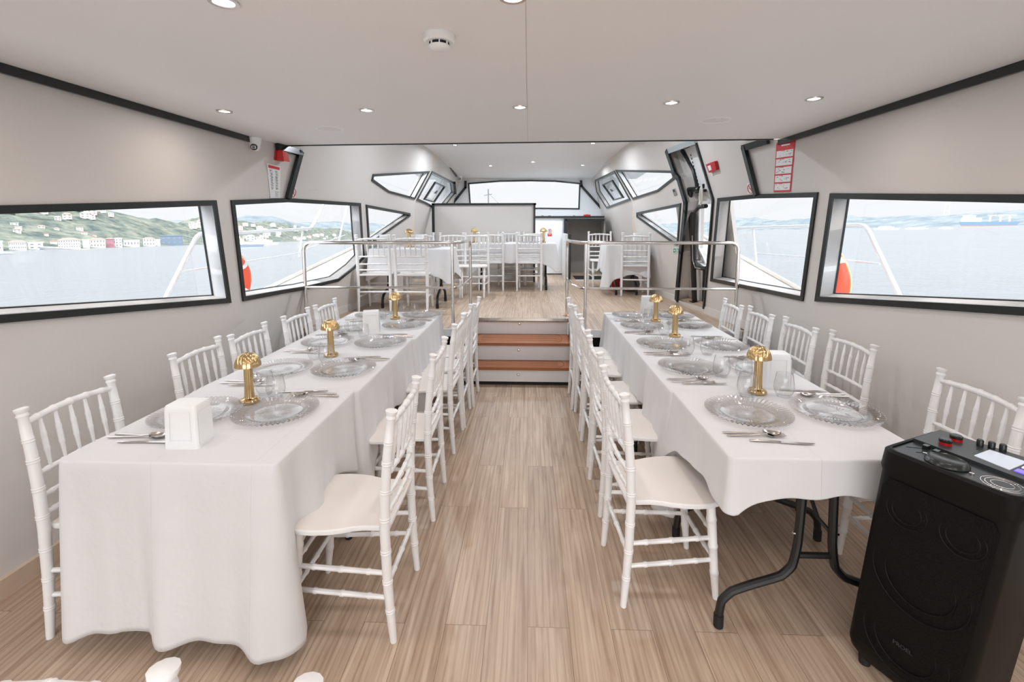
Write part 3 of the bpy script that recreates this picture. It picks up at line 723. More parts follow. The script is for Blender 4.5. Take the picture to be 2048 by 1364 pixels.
PLW = ['first', 'second', 'third', 'fourth', 'fifth']
def place(x, y, side, table, i):
    """side: +1 diner faces +x, -1 faces -x"""
    zt = ZT1+.006 if y < 2.3 else ZT1+.004
    sd = {(1, 'left'): 'wall side of the left tables', (-1, 'left'): 'aisle side of the left tables', (1, 'right'): 'aisle side of the right tables', (-1, 'right'): 'wall side of the right tables'}[(side, table)]
    plate(x, y, zt, 'clear ribbed glass plate, %s from the camera, %s' % (PLW[i], sd))
    rh = -side; rnd = random.Random(i*7+side*3+(table == 'left')*11)
    for kind, off, ox in (('spoon', .203, 0), ('fork', .236, .004), ('knife', .272, .07)):
        rz = (0 if side > 0 else PI)+rnd.uniform(-.10, .10)
        cutlery(kind, x-side*(.195-ox)+rnd.uniform(-.012, .012), y+rh*(off+rnd.uniform(-.006, .006)), zt+.0005, rz, 'steel %s beside the %s plate from the camera, %s' % (kind, PLW[i], sd))
for i, (x, y) in enumerate([(-1.14, 2.0), (-1.08, 2.63), (-1.06, 3.25), (-1.05, 3.84), (-1.0, 4.28)]): place(x, y, -1, 'left', i)
for i, (x, y) in enumerate([(-1.48, 1.96), (-1.46, 2.62), (-1.45, 3.26), (-1.45, 3.72), (-1.44, 4.27)]): place(x, y, 1, 'left', i)
for i, (x, y) in enumerate([(.985, 2.06), (.955, 2.73), (.95, 3.27), (.95, 3.87), (.96, 4.32)]): place(x, y, 1, 'right', i)
for i, (x, y) in enumerate([(1.38, 2.08), (1.36, 2.73), (1.345, 3.25), (1.345, 3.90), (1.345, 4.32)]): place(x, y, -1, 'right', i)

def make_tumbler():
    prof = [(.001, .004), (.022, .004), (.033, .010), (.041, .026), (.0445, .045), (.0435, .065), (.039, .090), (.0345, .112), (.0335, .1125), (.0335, .111), (.0378, .090), (.0423, .065), (.0432, .045), (.0395, .027), (.031, .013), (.02, .009), (.001, .009)]
    prof = [(.001, 0), (.020, 0), (.031, .003)]+prof[3:]
    return MB().lathe(prof, 40)
GL0 = [None]
def tumbler(x, y, z, label, group='glasses on the lower tables', s=1):
    if GL0[0] is None: o = make_tumbler().build('tumbler', GLASST, ang=60); GL0[0] = o
    else: o = GL0[0].copy(); COL.objects.link(o)
    o.location = (x, y, z); o.scale = (s, s, s); return tag(o, label, 'glass', group)
zt = ZT1+.006
for x, y, s, lab in [(-1.245, 2.19, 1, 'stemless glass right of the nearest gold lamp, left table, nearest the aisle'),
                     (-1.325, 2.235, 1, 'stemless glass just behind and left of the glass by the nearest gold lamp, left table'),
                     (-1.365, 2.86, .85, 'small glass left of the middle gold lamp on the left tables'),
                     (-1.262, 2.80, 1, 'glass in front of the middle gold lamp on the left tables'),
                     (-1.43, 3.50, .9, 'squat glass left of the middle napkin dispenser on the left tables'),
                     (-1.38, 3.66, .9, 'glass behind left of the middle napkin dispenser on the left tables'),
                     (-1.25, 3.44, .9, 'glass against the near face of the middle napkin dispenser, left tables'),
                     (-1.32, 4.10, .9, 'glass left of the farthest gold lamp on the left tables'),
                     (-1.19, 4.36, .95, 'first glass right of the farthest gold lamp on the left tables'),
                     (-1.09, 4.38, .95, 'second glass right of the farthest gold lamp on the left tables'),
                     (1.085, 2.29, 1.05, 'tall glass in front of the nearest gold lamp on the right tables'),
                     (1.265, 2.29, 1.05, 'tall glass right of the nearest gold lamp on the right tables'),
                     (1.085, 2.60, 1.05, 'glass between the second aisle plate and the nearest gold lamp, right tables'),
                     (1.20, 2.58, 1.0, 'glass behind left of the nearest gold lamp on the right tables'),
                     (1.05, 3.06, 1, 'left glass of the pair before the middle gold lamp, right tables'),
                     (1.175, 3.05, 1, 'right glass of the pair before the middle gold lamp, right tables'),
                     (1.05, 3.60, .95, 'glass left of the middle gold lamp on the right tables'),
                     (1.18, 3.80, .95, 'glass right behind the middle gold lamp on the right tables'),
                     (1.06, 4.12, .95, 'glass left of the farthest gold lamp on the right tables'),
                     (1.17, 4.30, .95, 'glass behind the farthest gold lamp on the right tables')]:
    tumbler(x, y, ZT1+(.005 if y < 2.3 else .003), lab, s=s)

def make_lamp():
    t = thing('table_lamp', 'gold lamp', 'lamp')
    MB().lathe([(.040, 0), (.044, .003), (.045, .014), (.041, .020), (.028, .023), (.024, .026)], 32).build('lamp_base', GOLD, t)
    def fl(r, z, A): return r*(1+.10*abs(math.cos(5*A))-.05), z
    MB().lathe([(.0235, .024), (.0215, .032), (.0195, .08), (.0180, .15), (.0185, .195)], 60, fn=fl).build('lamp_stem', GOLD, t, ang=30)
    def sh(r, z, A): k = abs(math.cos(4.5*A))**.6; return r*(.955+.045*k), z-(.0025*(1-k) if r > .02 else 0)
    prof = [(.002, .246), (.016, .244), (.031, .238), (.043, .227), (.052, .211), (.057, .195), (.0585, .181), (.056, .180), (.050, .200), (.040, .218), (.02, .232), (.002, .236)]
    MB().lathe(prof, 90, fn=sh, cap0=False, cap1=False).build('lamp_shade', GOLD, t, ang=40)
    return t
LM0 = make_lamp(); LM0['group'] = 'gold mushroom lamps'; _lf = [True]
def lamp(x, y, z, lab):
    global LM0
    if _lf[0]: _lf[0] = False; LM0.location = (x, y, z); LM0['label'] = lab; return
    dup(LM0, lab, (x, y, z), random.uniform(0, 6), 'gold mushroom lamps')
lamp(-1.335, 2.12, ZT1+.005, 'gold mushroom table lamp nearest the camera on the left tables')
lamp(-1.285, 2.93, ZT1+.002, 'gold mushroom table lamp in the middle of the left tables')
lamp(-1.21, 4.14, ZT1+.003, 'gold mushroom table lamp at the far end of the left tables')
lamp(1.155, 2.33, ZT1+.006, 'gold mushroom table lamp nearest the camera on the right tables')
lamp(1.115, 3.54, ZT1+.003, 'gold mushroom table lamp in the middle of the right tables, before another')
lamp(1.12, 4.10, ZT1+.003, 'gold mushroom table lamp at the far end of the right tables')
lamp(-1.57, 6.10, ZU+.001, 'small gold lamp on the deck table by the left window')
lamp(-.885, 7.62, ZU+.001, 'small gold lamp before the white partition, left of the two')
lamp(.235, 7.62, ZU+.001, 'small gold lamp before the white partition, right of the two')

def make_disp():
    t = thing('napkin_dispenser', 'd', 'dispenser')
    def body(sx, sy, h, tz=.93):
        b = MB(); q = []
        for k in range(4):
            cx, cyy = [(1, 1), (-1, 1), (-1, -1), (1, -1)][k]
            for i in range(5):
                a = PI/2*k+PI/2*i/4; q.append((cx*(sx-.014)+.014*math.cos(a), cyy*(sy-.014)+.014*math.sin(a)))
        n = len(q); lv = [(1, 0), (1.0, .004), (tz, h-.016), (tz-.02, h-.006), (tz-.06, h-.001), (tz-.16, h)]
        vs = [(x*s_, y*s_, z) for s_, z in lv for x, y in q]
        fs = [(i*n+k, i*n+(k+1) % n, (i+1)*n+(k+1) % n, (i+1)*n+k) for i in range(len(lv)-1) for k in range(n)]+[tuple(range(n-1, -1, -1)), tuple((len(lv)-1)*n+k for k in range(n))]
        return b.add(vs, fs)
    body(.066, .052, .168).build('casing', PLAST, t, ang=45)
    MB().prism([(.0675, -.040, .012), (.0675, .040, .012), (.064, .038, .14), (.064, -.038, .14)], (.0012, 0, 0)).build('cover_plate', PLAST, t, smooth=False)
    MB().ring([(-.042, -.0535, .03), (.042, -.0535, .03), (.040, -.0505, .145), (-.040, -.0505, .145)], [(-.038, -.0535, .035), (.038, -.0535, .035), (.036, -.0505, .14), (-.036, -.0505, .14)], (0, -.001, 0)).build('napkin_slot', PLAST, t, smooth=False)
    return t
DP0 = make_disp(); DP0['group'] = 'white napkin dispensers'; _df = [True]
def disp(x, y, z, rz, lab, s=1):
    global DP0
    if _df[0]: _df[0] = False; DP0.location = (x, y, z); DP0.rotation_euler = (0, 0, rz); DP0['label'] = lab; return DP0
    o = dup(DP0, lab, (x, y, z), rz, 'white napkin dispensers'); o.scale = (1, 1, s); return o
disp(-1.318, 1.70, ZT1+.005, .04, 'white napkin dispenser at the near end of the left tables')
disp(-1.245, 3.60, ZT1+.003, .30, 'white napkin dispenser between the middle and far gold lamps, left tables', 1.05)
disp(1.305, 2.46, ZT1+.002, -.1, 'white napkin dispenser behind the nearest gold lamp on the right tables', 1.08)
disp(1.14, 4.44, ZT1+.003, 0, 'white napkin dispenser at the far end of the right tables', 1.05)
disp(-1.88, 6.05, ZU+.001, .1, 'white napkin dispenser on the deck table beside the left window')
disp(-1.45, 6.18, ZU+.001, 0, 'white napkin dispenser behind the small gold lamp by the left window')
disp(1.66, 7.22, ZU+.001, 0, 'white napkin dispenser on the right deck table')
GUP = 'glass plates on the raised deck'
for x, y, l in ((-1.85, 5.90, 'clear glass plate on the left deck table, by the window'), (-1.30, 5.92, 'clear glass plate on the left deck table, right of the lamp'), (-.50, 7.65, 'clear glass plate on the middle deck table, left'), (0, 7.65, 'clear glass plate on the middle deck table, right'), (1.5, 7.15, 'clear glass plate on the right deck table')):
    plate(x, y, ZU+.001, l, GUP)
for x, y, l in ((-1.72, 6.15, 'glass left of the small gold lamp by the left window'), (-1.25, 6.15, 'glass on the left deck table toward the rail gate'), (-.62, 7.85, 'glass on the middle deck table, left'), (-.2, 7.85, 'glass in the middle of the middle deck table'), (.12, 7.85, 'glass on the middle deck table, right')):
    tumbler(x, y, ZU+.001, l, 'glasses on the raised deck', .9)

# ================================================================== LOUDSPEAKER
def speaker():
    base = atZ((1683, 1312), 0); FLb = Vector((base.x, base.y, .03))
    HT = .865
    FLt = atZ((1764, 893), HT); wd = Vector((.43, -.90, 0)).normalized(); dd = Vector((.9, .43, 0)).normalized()
    t = thing('loudspeaker', 'tall black party loudspeaker with mixer panel on top, in the lower right corner', 'loudspeaker', (FLb+wd*.16+dd*.16)*1.0-Vector((0, 0, .03)))
    o = t.location.copy()
    W, D = .335, .33
    def P(u, v, z):                 # u across the grille, v depth
        k = (z-.03)/(HT-.03); return FLb.lerp(FLt, k)+wd*(u*W)+dd*(v*D)-o if False else Vector(FLb+(FLt-FLb)*k)+wd*(u*W)+dd*(v*D)-o
    def loop(ins, z, r=.035, n=5):
        q = []
        for cx, cyy, a0 in ((1, 1, 0), (0, 1, 1), (0, 0, 2), (1, 0, 3)):
            for i in range(n):
                a = PI/2*(a0+i/(n-1)); x = (W-r-ins if cx else r+ins)+r*math.cos(a); y = (D-r-ins if cyy else r+ins)+r*math.sin(a); q.append(P(x/W, y/D, z))
        return q
    def loft(L):
        n = len(L[0]); b = MB(); b.add([p for l in L for p in l], [(i*n+k, i*n+(k+1) % n, (i+1)*n+(k+1) % n, (i+1)*n+k) for i in range(len(L)-1) for k in range(n)]+[tuple(range(n-1, -1, -1)), tuple((len(L)-1)*n+k for k in range(n))]); return b
    CAB = mat('speaker_cabinet', (.0025, .0026, .0024), .5, spec=.2); GR = mat('speaker_grille', (.0030, .0030, .0026), .6, bump=(400, .8, .003), stretch=(1, 1, .3), spec=.15); TOP = mat('mixer_top', (.03, .034, .037), .38)
    loft([loop(.03, .03), loop(.006, .07), loop(0, .10), loop(0, .78), loop(-.002, .80)]).build('cabinet', CAB, t, ang=40)
    loft([loop(-.004, .79, .04), loop(-.006, .80, .04), loop(-.004, HT-.008, .04), loop(.004, HT, .04), loop(.012, HT-.001, .03), loop(.014, HT-.010, .03)]).build('top_rim', CAB, t, ang=40)
    # grille on the face u
    gi = [P(.07, 0, .12), P(.93, 0, .12), P(.93, 0, .74), P(.88, 0, .77), P(.12, 0, .77), P(.07, 0, .74)]
    g = MB().prism([p-dd*.004 for p in gi], dd*.02).build('grille', GR, t, smooth=False)
    for u, z, r in ((.30, .68, .055), (.72, .68, .055), (.5, .47, .13), (.5, .22, .12)):
        b = MB(); c = P(u, 0, z)-dd*.006
        for k in (1, .72): b.tube([c+dd*.0025+wd*(r*k*math.cos(a))+Vector((0, 0, r*k*math.sin(a))) for a in np.linspace(0, 2*PI, 33)], .0022, 6)
        b.build('driver_ring', CAB, t)
    cu = bpy.data.curves.new('logo', 'FONT'); cu.body = 'PROEL'; cu.size = .019; cu.extrude = .0008; cu.align_x = 'CENTER'
    lo = bpy.data.objects.new('tmp', cu); COL.objects.link(lo); dg = bpy.context.evaluated_depsgraph_get(); me = bpy.data.meshes.new_from_object(lo.evaluated_get(dg)); bpy.data.objects.remove(lo)
    lg = bpy.data.objects.new('logo_lettering', me); COL.objects.link(lg); lg.parent = t; me.materials.append(mat('logo_grey', (.05, .05, .05), .4, .3))
    X, Z_ = wd, Vector((0, 0, 1)); Yn = X.cross(Z_); c = P(.5, 0, .205)-dd*.008
    lg.matrix_local = Matrix(((X.x, Z_.x, Yn.x, c.x), (X.y, Z_.y, Yn.y, c.y), (X.z, Z_.z, Yn.z, c.z), (0, 0, 0, 1)))
    # top deck
    zt_ = HT-.009
    def T(u, v, dz=0): p = P(u, v, HT); return Vector((p.x, p.y, zt_+dz))
    MB().prism([T(.04, .04), T(.96, .04), T(.96, .96), T(.04, .96)], (0, 0, .003)).build('top_plate', TOP, t, smooth=False)
    raised = [T(.04, .46, .003), T(.96, .40, .003), T(.96, .96, .003), T(.04, .96, .003)]
    MB().prism(raised, (0, 0, .012)).build('control_panel', TOP, t, smooth=False)
    zr = .015
    d = MB(); c = T(.42, .22, .003); d.lathe([(.052, 0), (.054, .004), (.048, .014), (.044, .016), (.040, .013), (.001, .011)], 40, c=c); d.build('jog_dial', BLACK, t)
    b = MB(); b.lathe([(.006, 0), (.006, .004), (.001, .005)], 12, c=T(.235, .26, .003)); b.lathe([(.006, 0), (.006, .004), (.001, .005)], 12, c=T(.61, .19, .003)); b.build('chrome_button', STEEL, t)
    b = MB(); c = T(.80, .22, .003)
    for r in (.045, .036, .024): b.tube([c+Vector((r*math.cos(a), r*math.sin(a), 0)) for a in np.linspace(0, 2*PI, 33)], .0012, 6)
    b.build('cup_ring', STEEL, t)
    for u, v in ((.14, .34), (.24, .30)):
        s = MB().tube([T(u-.06, v-.08, .0032), T(u+.05, v+.05, .0032)], .0012, 6).build('fader_slot', DARK, t)
        MB().box(T(u+.045, v+.045, .010), (.014, .020, .014), Matrix.Rotation(-1.1, 3, 'Z')).build('fader_cap', BLACK, s)
    for u, v in ((.24, .60), (.24, .80)):
        k = MB().lathe([(.017, 0), (.017, .008)], 24, c=T(u, v, zr)).build('knob_ring', mat('red_knob_ring', (.45, .004, .004), .3), t)
        MB().lathe([(.017, .008), (.0175, .016), (.014, .019), (.001, .019)], 24, c=T(u, v, zr)).build('knob_cap', BLACK, k)
    for u, v in ((.40, .86), (.47, .90), (.54, .93)): MB().lathe([(.009, 0), (.009, .020), (.007, .023), (.001, .023)], 16, c=T(u, v, zr)).build('knob', BLACK, t)
    MB().prism([T(.48, .55, zr), T(.74, .50, zr), T(.74, .84, zr), T(.48, .84, zr)], (0, 0, .002)).build('screen', mat('screen_glass', (.55, .60, .68), .12, emis=((.62, .68, .78), .35)), t, smooth=False)
    cols = [('purple_button', (.22, .16, .8)), ('white_button', (.7, .72, .8)), ('red_button', (.8, .08, .06)), ('green_button', (.05, .6, .3)), ('green_button', (.05, .6, .3)), ('green_button', (.05, .6, .3))]
    for i, (nm, c) in enumerate(cols):
        u, v = .80+.10*(i//3), .55+.14*(i % 3)
        MB().prism([T(u-.035, v-.04, zr), T(u+.035, v-.04, zr), T(u+.035, v+.04, zr), T(u-.035, v+.04, zr)], (0, 0, .0035)).build(nm, mat(nm, c, .35, emis=(c, .5)), t, smooth=False)
    b = MB()
    for u, v in ((.15, .15), (.85, .15), (.85, .85), (.15, .85)): b.lathe([(.018, 0), (.020, .034)], 12, c=Vector((P(u, v, .03).x, P(u, v, .03).y, 0)))
    b.build('rubber_foot', DARK, t)
speaker()

# ================================================================== CEILING FITTINGS
DL0 = [None]
def downlight(x, y, z, label, group, power=2.1, col=(1, .90, .83)):
    t = thing('recessed_downlight', label, 'ceiling light', (x, y, z), 0, group)
    MB().lathe([(.030, -.001), (.031, -.005), (.043, -.005), (.045, 0)], 28, cap0=False, cap1=False).build('bezel', mat('brushed_nickel', (.62, .58, .55), .25, 1), t)
    MB().lathe([(.001, -.002), (.030, -.002)], 28, cap0=False, cap1=False).build('diffuser', LAMPE, t)
    la = bpy.data.lights.new('downlight_lamp', 'AREA'); la.shape = 'DISK'; la.size = .07; la.energy = power; la.color = col; la.spread = PI*.95
    lo = bpy.data.objects.new('downlight_lamp', la); COL.objects.link(lo); lo.parent = t; lo.location = (0, 0, -.012)
    return t
GD = 'recessed downlights in the saloon ceiling'
for i, ((px, py), w_) in enumerate(zip([(449, 222), (733, 220), (1040, 214), (1343, 205), (1628, 197)], ['leftmost', 'second from left', 'middle', 'second from right', 'rightmost'])):
    p = atZ((px, py), ZC); downlight(p.x, p.y, ZC, 'lit recessed downlight, %s of the row of five' % w_, GD)
for i, x in enumerate((-1.75, -.94, -.05, .80, 1.55)):
    downlight(x, 1.48, ZC, ['recessed downlight above the wall side of the near left table', 'lit recessed downlight cut by the top edge of the picture', 'recessed downlight above the near end of the aisle', 'recessed downlight above the aisle chairs of the near right table', 'recessed downlight above the loudspeaker'][i], GD)
for x, w_ in ((-1.75, 'port wall'), (-.94, 'left row'), (-.05, 'aisle'), (.80, 'right row'), (1.55, 'starboard wall')): downlight(x, .1, ZC, 'recessed downlight near the stern doorway, over the %s' % w_, GD)
for px, w_ in (((910, 291), 'left'), ((1186, 288), 'right')):
    p = atZ(px, 2.82); downlight(p.x, p.y, zf(p.y), 'small lit downlight over the raised deck, %s one at the ceiling break' % w_, 'downlights over the raised deck', 14, (.86, .93, 1))
for x, y, w_ in ((-.95, 5.2, 'by the left window'), (-.05, 5.3, 'over the head of the stairs'), (.85, 5.2, 'before the side doorway'), (-.05, 7.6, 'over the middle deck table')):
    if y < 7: downlight(x, y, zf(y), 'added unseen fill lamp over the raised deck %s' % w_, 'downlights over the raised deck', 14, (.86, .93, 1))  # unseen lamps added to brighten the raised deck
for px, w_ in (((981, 338), 'left'), ((1066, 333), 'middle'), ((1165, 337), 'right')):
    p = atZ(px, 2.66); y = min(p.y, 10.2); k = y/p.y; downlight(p.x*k, y, zf(y), 'small downlight before the windscreen, %s of three' % w_, 'downlights over the raised deck', 14, (.86, .93, 1))
for px, w_ in (((659, 257), 'left'), ((1431, 240), 'right')):
    p = atZ(px, ZC); t = thing('ceiling_speaker', 'round white flush ceiling speaker, %s one' % w_, 'speaker', (p.x, p.y, ZC), 0, 'flush ceiling speakers')
    MB().lathe([(.078, -.002), (.084, -.006), (.093, -.005), (.097, 0)], 40, cap0=False, cap1=False).build('rim', PLAST, t)
    MB().lathe([(.001, -.0025), (.080, -.0025)], 40, cap0=False, cap1=False).build('mesh_grille', mat('speaker_mesh', (.76, .75, .74), .6), t)
p = atZ((878, 70), ZC)
t = thing('smoke_detector', 'round white smoke detector on the ceiling', 'smoke detector', (p.x, p.y, ZC))
MB().lathe([(.001, 0), (.056, 0), (.058, -.006), (.056, -.022), (.050, -.028), (.001, -.028)], 40, cap0=False, cap1=False).build('base', PLAST, t)
MB().lathe([(.036, -.028), (.036, -.040)], 30, cap0=False, cap1=False).build('sensing_chamber', DARK, t)
MB().lathe([(.038, -.038), (.036, -.044), (.026, -.052), (.001, -.054)], 30, cap0=False, cap1=False).build('cap', PLAST, t)
b = MB()
for k in range(8): a = 2*PI*k/8+.2; b.box((.038*math.cos(a), .038*math.sin(a), -.034), (.006, .004, .014), Matrix.Rotation(a, 3, 'Z'))
b.build('cap_rib', PLAST, t, smooth=False)

# ------------------------------------------------------------------ wall fittings
def frame_on(px, S, side, off=.004):
    """origin and axes on a wall: forward-ish u (increasing Y), v up, n inwards"""
    o = atS(px, S); n = nrm(S, side); o = o+n*off; v = Vector((0, 0, 1)); v = (v-n*v.dot(n)).normalized(); u = v.cross(n) if side < 0 else n.cross(v)
    u = u if u.y > 0 else -u
    return o, u, v, n
def local_mesh(b, o, u, v, n):
    b.v = [tuple(o+u*p[0]+v*p[1]+n*p[2]) for p in b.v]; return b
def quad_on(pxs, S, side, off): return [atS(q, S)+nrm(S, side)*off for q in pxs]
def signboard(name, label, cat, pxs, S, side, items, base, th=.003):
    """pxs: TL, TR, BR, BL in the picture; items: (u0, v0, u1, v1, material, part) in 0..1 of the board"""
    Q = quad_on(pxs, S, side, .003); c = sum(Q, Vector())/4; n = nrm(S, side); t = thing(name, label, cat, c); Q = [q-c for q in Q]
    def B(u, v, d=0): return (Q[0]*(1-u)+Q[1]*u)*(1-v)+(Q[3]*(1-u)+Q[2]*u)*v+n*d
    MB().prism(Q, n*th).build('panel', base, t, smooth=False)
    gr = {}
    for u0, v0, u1, v1, m, part in items: gr.setdefault((part, m.name), (MB(), m))[0].prism([B(u0, v0, th), B(u1, v0, th), B(u1, v1, th), B(u0, v1, th)], n*.0008)
    for (part, _), (b, m) in gr.items(): b.build(part, m, t, smooth=False)
    return t, B, n
INK = mat('print_ink', (.10, .10, .10), .6); PAPER = mat('laminated_paper', (.80, .81, .82), .35); INKB = mat('print_grey', (.33, .35, .37), .6)
it = [(.08, .035, .92, .12, REDP, 'red_heading')]+[(.12, .05+.03*k, .86, .06+.03*k, PAPER, 'heading_text') for k in range(2)]
rnd = random.Random(4)
for r in range(7):
    for c in (.14, .56):
        it.append((c, .17+r*.085, c+.2, .18+r*.085, INK, 'text_block'))
        for k in range(3): a = c+rnd.uniform(0, .12); it.append((a, .195+r*.085+.012*k, a+rnd.uniform(.08, .2), .203+r*.085+.012*k, INK if rnd.random() < .6 else INKB, 'pictogram'))
for r in range(6): it.append((.5, .80+r*.028, .5+rnd.uniform(.25, .42), .81+r*.028, INKB, 'text_block'))
signboard('safety_poster', 'white safety notice with red heading and two columns, under the red strobe light', 'poster', [(532.5, 326), (560, 333), (559, 396), (540, 396)], SL, -1, it, PAPER)
it = []
for r in range(5):
    v = .17+r*.165; it.append((.05, v, .95, v+.135, PAPER, 'white_panel'))
    for k in range(9):
        a = rnd.uniform(.08, .85); q = v+rnd.uniform(.015, .11); it.append((a, q, a+rnd.uniform(.03, .1), q+.012, INK if rnd.random() < .4 else INKB, 'pictogram'))
    it.append((.3, v-.022, .5, v+.012, REDP, 'red_tab'))
it.append((.3, .055, .75, .08, PAPER, 'heading_text'))
signboard('rescue_signals_poster', 'tall red and white lifesaving chart below the black cornice on the right wall', 'poster', [(1554, 286), (1592, 279), (1582, 383), (1548.5, 384)], SR, 1, it, REDP)
def nosmoke(pxs, S, side, lab):
    t, B, n = signboard('no_smoking_sign', lab, 'sign', pxs, S, side, [(.28, .47, .72, .53, INK, 'cigarette'), (.6, .36, .63, .46, INK, 'smoke')], PAPER, .001)
    b = MB(); L = [B(.5+.42*math.cos(a), .5+.42*math.sin(a), .002) for a in np.linspace(0, 2*PI, 29)]; b.tube(L, .0035, 6); b.tube([B(.22, .22, .002), B(.78, .78, .002)], .003, 6); b.build('prohibition_ring', REDP, t)
nosmoke([(579, 374), (592, 375), (591, 396), (578, 394)], SL, -1, 'no smoking sticker beside the left wall corner')
nosmoke([(1495, 366), (1508, 368), (1509, 389), (1496, 387)], SR, 1, 'no smoking sticker beside the right wall corner')
# strobe, dome camera
o, u, v, n = frame_on((557, 310), SL, -1)
t = thing('strobe_siren', 'red fire alarm strobe below the left ceiling corner', 'alarm', o)
b = MB().prism([(-.055, .055, 0), (.055, .05, 0), (.055, -.045, 0), (-.055, -.05, 0)], (0, 0, .015)); local_mesh(b, Vector(), u, v, n).build('back_box', RED, t, smooth=False)
b = MB(); b.add([(-.05, .05, .015), (.05, .045, .015), (.05, -.042, .015), (-.05, -.046, .015), (-.048, .04, .06), (.04, .035, .05), (.04, -.042, .08), (-.05, -.046, .085)], [(4, 5, 6, 7), (0, 1, 5, 4), (1, 2, 6, 5), (2, 3, 7, 6), (3, 0, 4, 7)]); local_mesh(b, Vector(), u, v, n).build('lens', mat('red_lens', (.62, .004, .004), .08, coat=1), t, smooth=False)
def dome_cam(c, lab, s=1, look=(.3, -1, -.35)):
    t = thing('security_camera', lab, 'camera', c); L = Vector(look).normalized()
    MB().lathe([(.052*s, .0), (.050*s, -.02*s), (.040*s, -.06*s), (.03*s, -.075*s)], 28).build('housing', PLAST, t)
    MB().sphere((0, 0, -.065*s), .040*s, 20, 12).build('eyeball', PLAST, t)
    a = L.cross(Vector((0, 0, 1))).normalized(); b_ = a.cross(L); cc = Vector((0, 0, -.065*s))+L*.032*s
    k = MB().tube([cc, cc+L*.010*s], [.026*s, .024*s], 24).build('lens_face', BLACK, t)
    b = MB(); q = cc+L*.011*s; b.ring([q+a*.016*s+b_*.010*s, q-a*.016*s+b_*.010*s, q-a*.016*s-b_*.010*s, q+a*.016*s-b_*.010*s], [q+a*.011*s+b_*.006*s, q-a*.011*s+b_*.006*s, q-a*.011*s-b_*.006*s, q+a*.011*s-b_*.006*s], L*.001); b.build('sensor_ring', PLAST, k, smooth=False)
p = atZ((519, 281), ZC-.002); dome_cam((p.x+.03, p.y-.12, ZC-.002), 'white dome security camera at the left ceiling edge')
p = onw((915, 350), GL, -1, .05); dome_cam(p, 'small white dome camera above the left roof hatch', 1.1, (.2, -1, -.2))
# fire call point, switch, exit sign on the right side
t, B, n = signboard('fire_call_point', 'red square fire alarm call point on the right wall by the doorway', 'alarm', [(1417.5, 328), (1435, 321.5), (1439, 338.5), (1424, 345)], SR, 1, [], RED, .03)
MB().prism([B(.15, .25, .03), B(.5, .25, .03), B(.5, .8, .03), B(.15, .8, .03)], n*.003).build('press_window', PAPER, t, smooth=False)
t, B, n = signboard('light_switch', 'dark double switch plate left of the side doorway', 'switch', [(1346, 379), (1350.5, 377), (1355, 389), (1350, 391.5)], SR, 1, [], GREY, .008)
MB().prism([B(.2, .1, .008), B(.8, .1, .008), B(.8, .45, .008), B(.2, .45, .008)], n*.004).build('rocker', BLACK, t, smooth=False)
GREEN = mat('exit_green', (.02, .30, .17), .4)
t, B, n = signboard('exit_sign', 'small green emergency exit sign under the right triangular window', 'sign', [(1347, 495.5), (1361, 495.5), (1360, 506.5), (1346, 506)], SR, 1, [(.06, .12, .44, .88, GREEN, 'green_field'), (.52, .12, .95, .88, GREEN, 'green_field')], PAPER, .002)
b = MB(); b.prism([B(.14, .5, .004), B(.28, .25, .004), B(.28, .42, .004), B(.38, .42, .004), B(.38, .58, .004), B(.28, .58, .004), B(.28, .75, .004)], n*.001); b.build('arrow', PAPER, t, smooth=False)
b = MB(); b.tube([B(.74, .24, .004), B(.72, .42, .004), B(.72, .58, .004), B(.82, .66, .004), B(.82, .80, .004)], .006, 6); b.tube([B(.72, .58, .004), B(.64, .78, .004)], .006, 6); b.tube([B(.62, .45, .004), B(.72, .38, .004), B(.84, .46, .004)], .005, 6); b.build('running_figure', PAPER, t)

# ================================================================== STEEL RAILS
def arc3(pts, r=.06, n=6):
    P_ = [Vector(p) for p in pts]; o = [P_[0]]
    for a, b_, c in zip(P_, P_[1:], P_[2:]):
        d1, d2 = (a-b_).normalized(), (c-b_).normalized(); p1, p2 = b_+d1*r, b_+d2*r
        for i in range(n+1): t_ = i/n; o.append(p1*(1-t_)**2+b_*2*t_*(1-t_)+p2*t_*t_)
    o.append(P_[-1]); return o
RY, RZ, RM = 4.50, 1.425, .985
def rail(s, lab):
    x_out = atY((610, 560), RY).x if s < 0 else atY((1474, 560), RY).x
    x_in = atY((905, 560), RY).x if s < 0 else atY((1171, 560), RY).x
    cn = atY((941, 560), 5.32) if s < 0 else atY((1134, 560), 5.32)
    t = thing('steel_handrail', lab, 'rail', ((x_out+x_in)/2, RY, ZP)); o = t.location.copy()
    xi = x_in+(-s)*.035
    ctop = Vector((cn.x, 5.32, RZ)); K = lambda *p: Vector(p)-o
    MB().tube(arc3([K(x_out, RY, .50), K(x_out, RY, RZ), K(xi, RY, RZ), K(cn.x, 4.80, RZ), K(cn.x, 5.32, RZ), K(cn.x, 5.32, ZP)], .09), .017, 12).build('top_tube', STEEL, t)
    MB().tube(arc3([K(x_out, RY, RM), K(xi, RY, RM), K(cn.x, 4.80, RM), K(cn.x, 5.32, RM)], .08), .012, 10).build('mid_tube', STEEL, t)
    MB().tube([K(x_in, RY, .50), K(x_in, RY, RZ-.01)], .0155, 12).build('post', STEEL, t)
    MB().lathe([(.04, 0), (.04, .006), (.02, .010)], 20, c=K(cn.x, 5.32, ZP)).build('floor_flange', mat('copper_flange', (.5, .28, .16), .3, 1), t)
rail(-1, 'bent steel handrail with mid bar before the left half of the raised deck')
rail(1, 'bent steel handrail with mid bar before the right half of the raised deck')

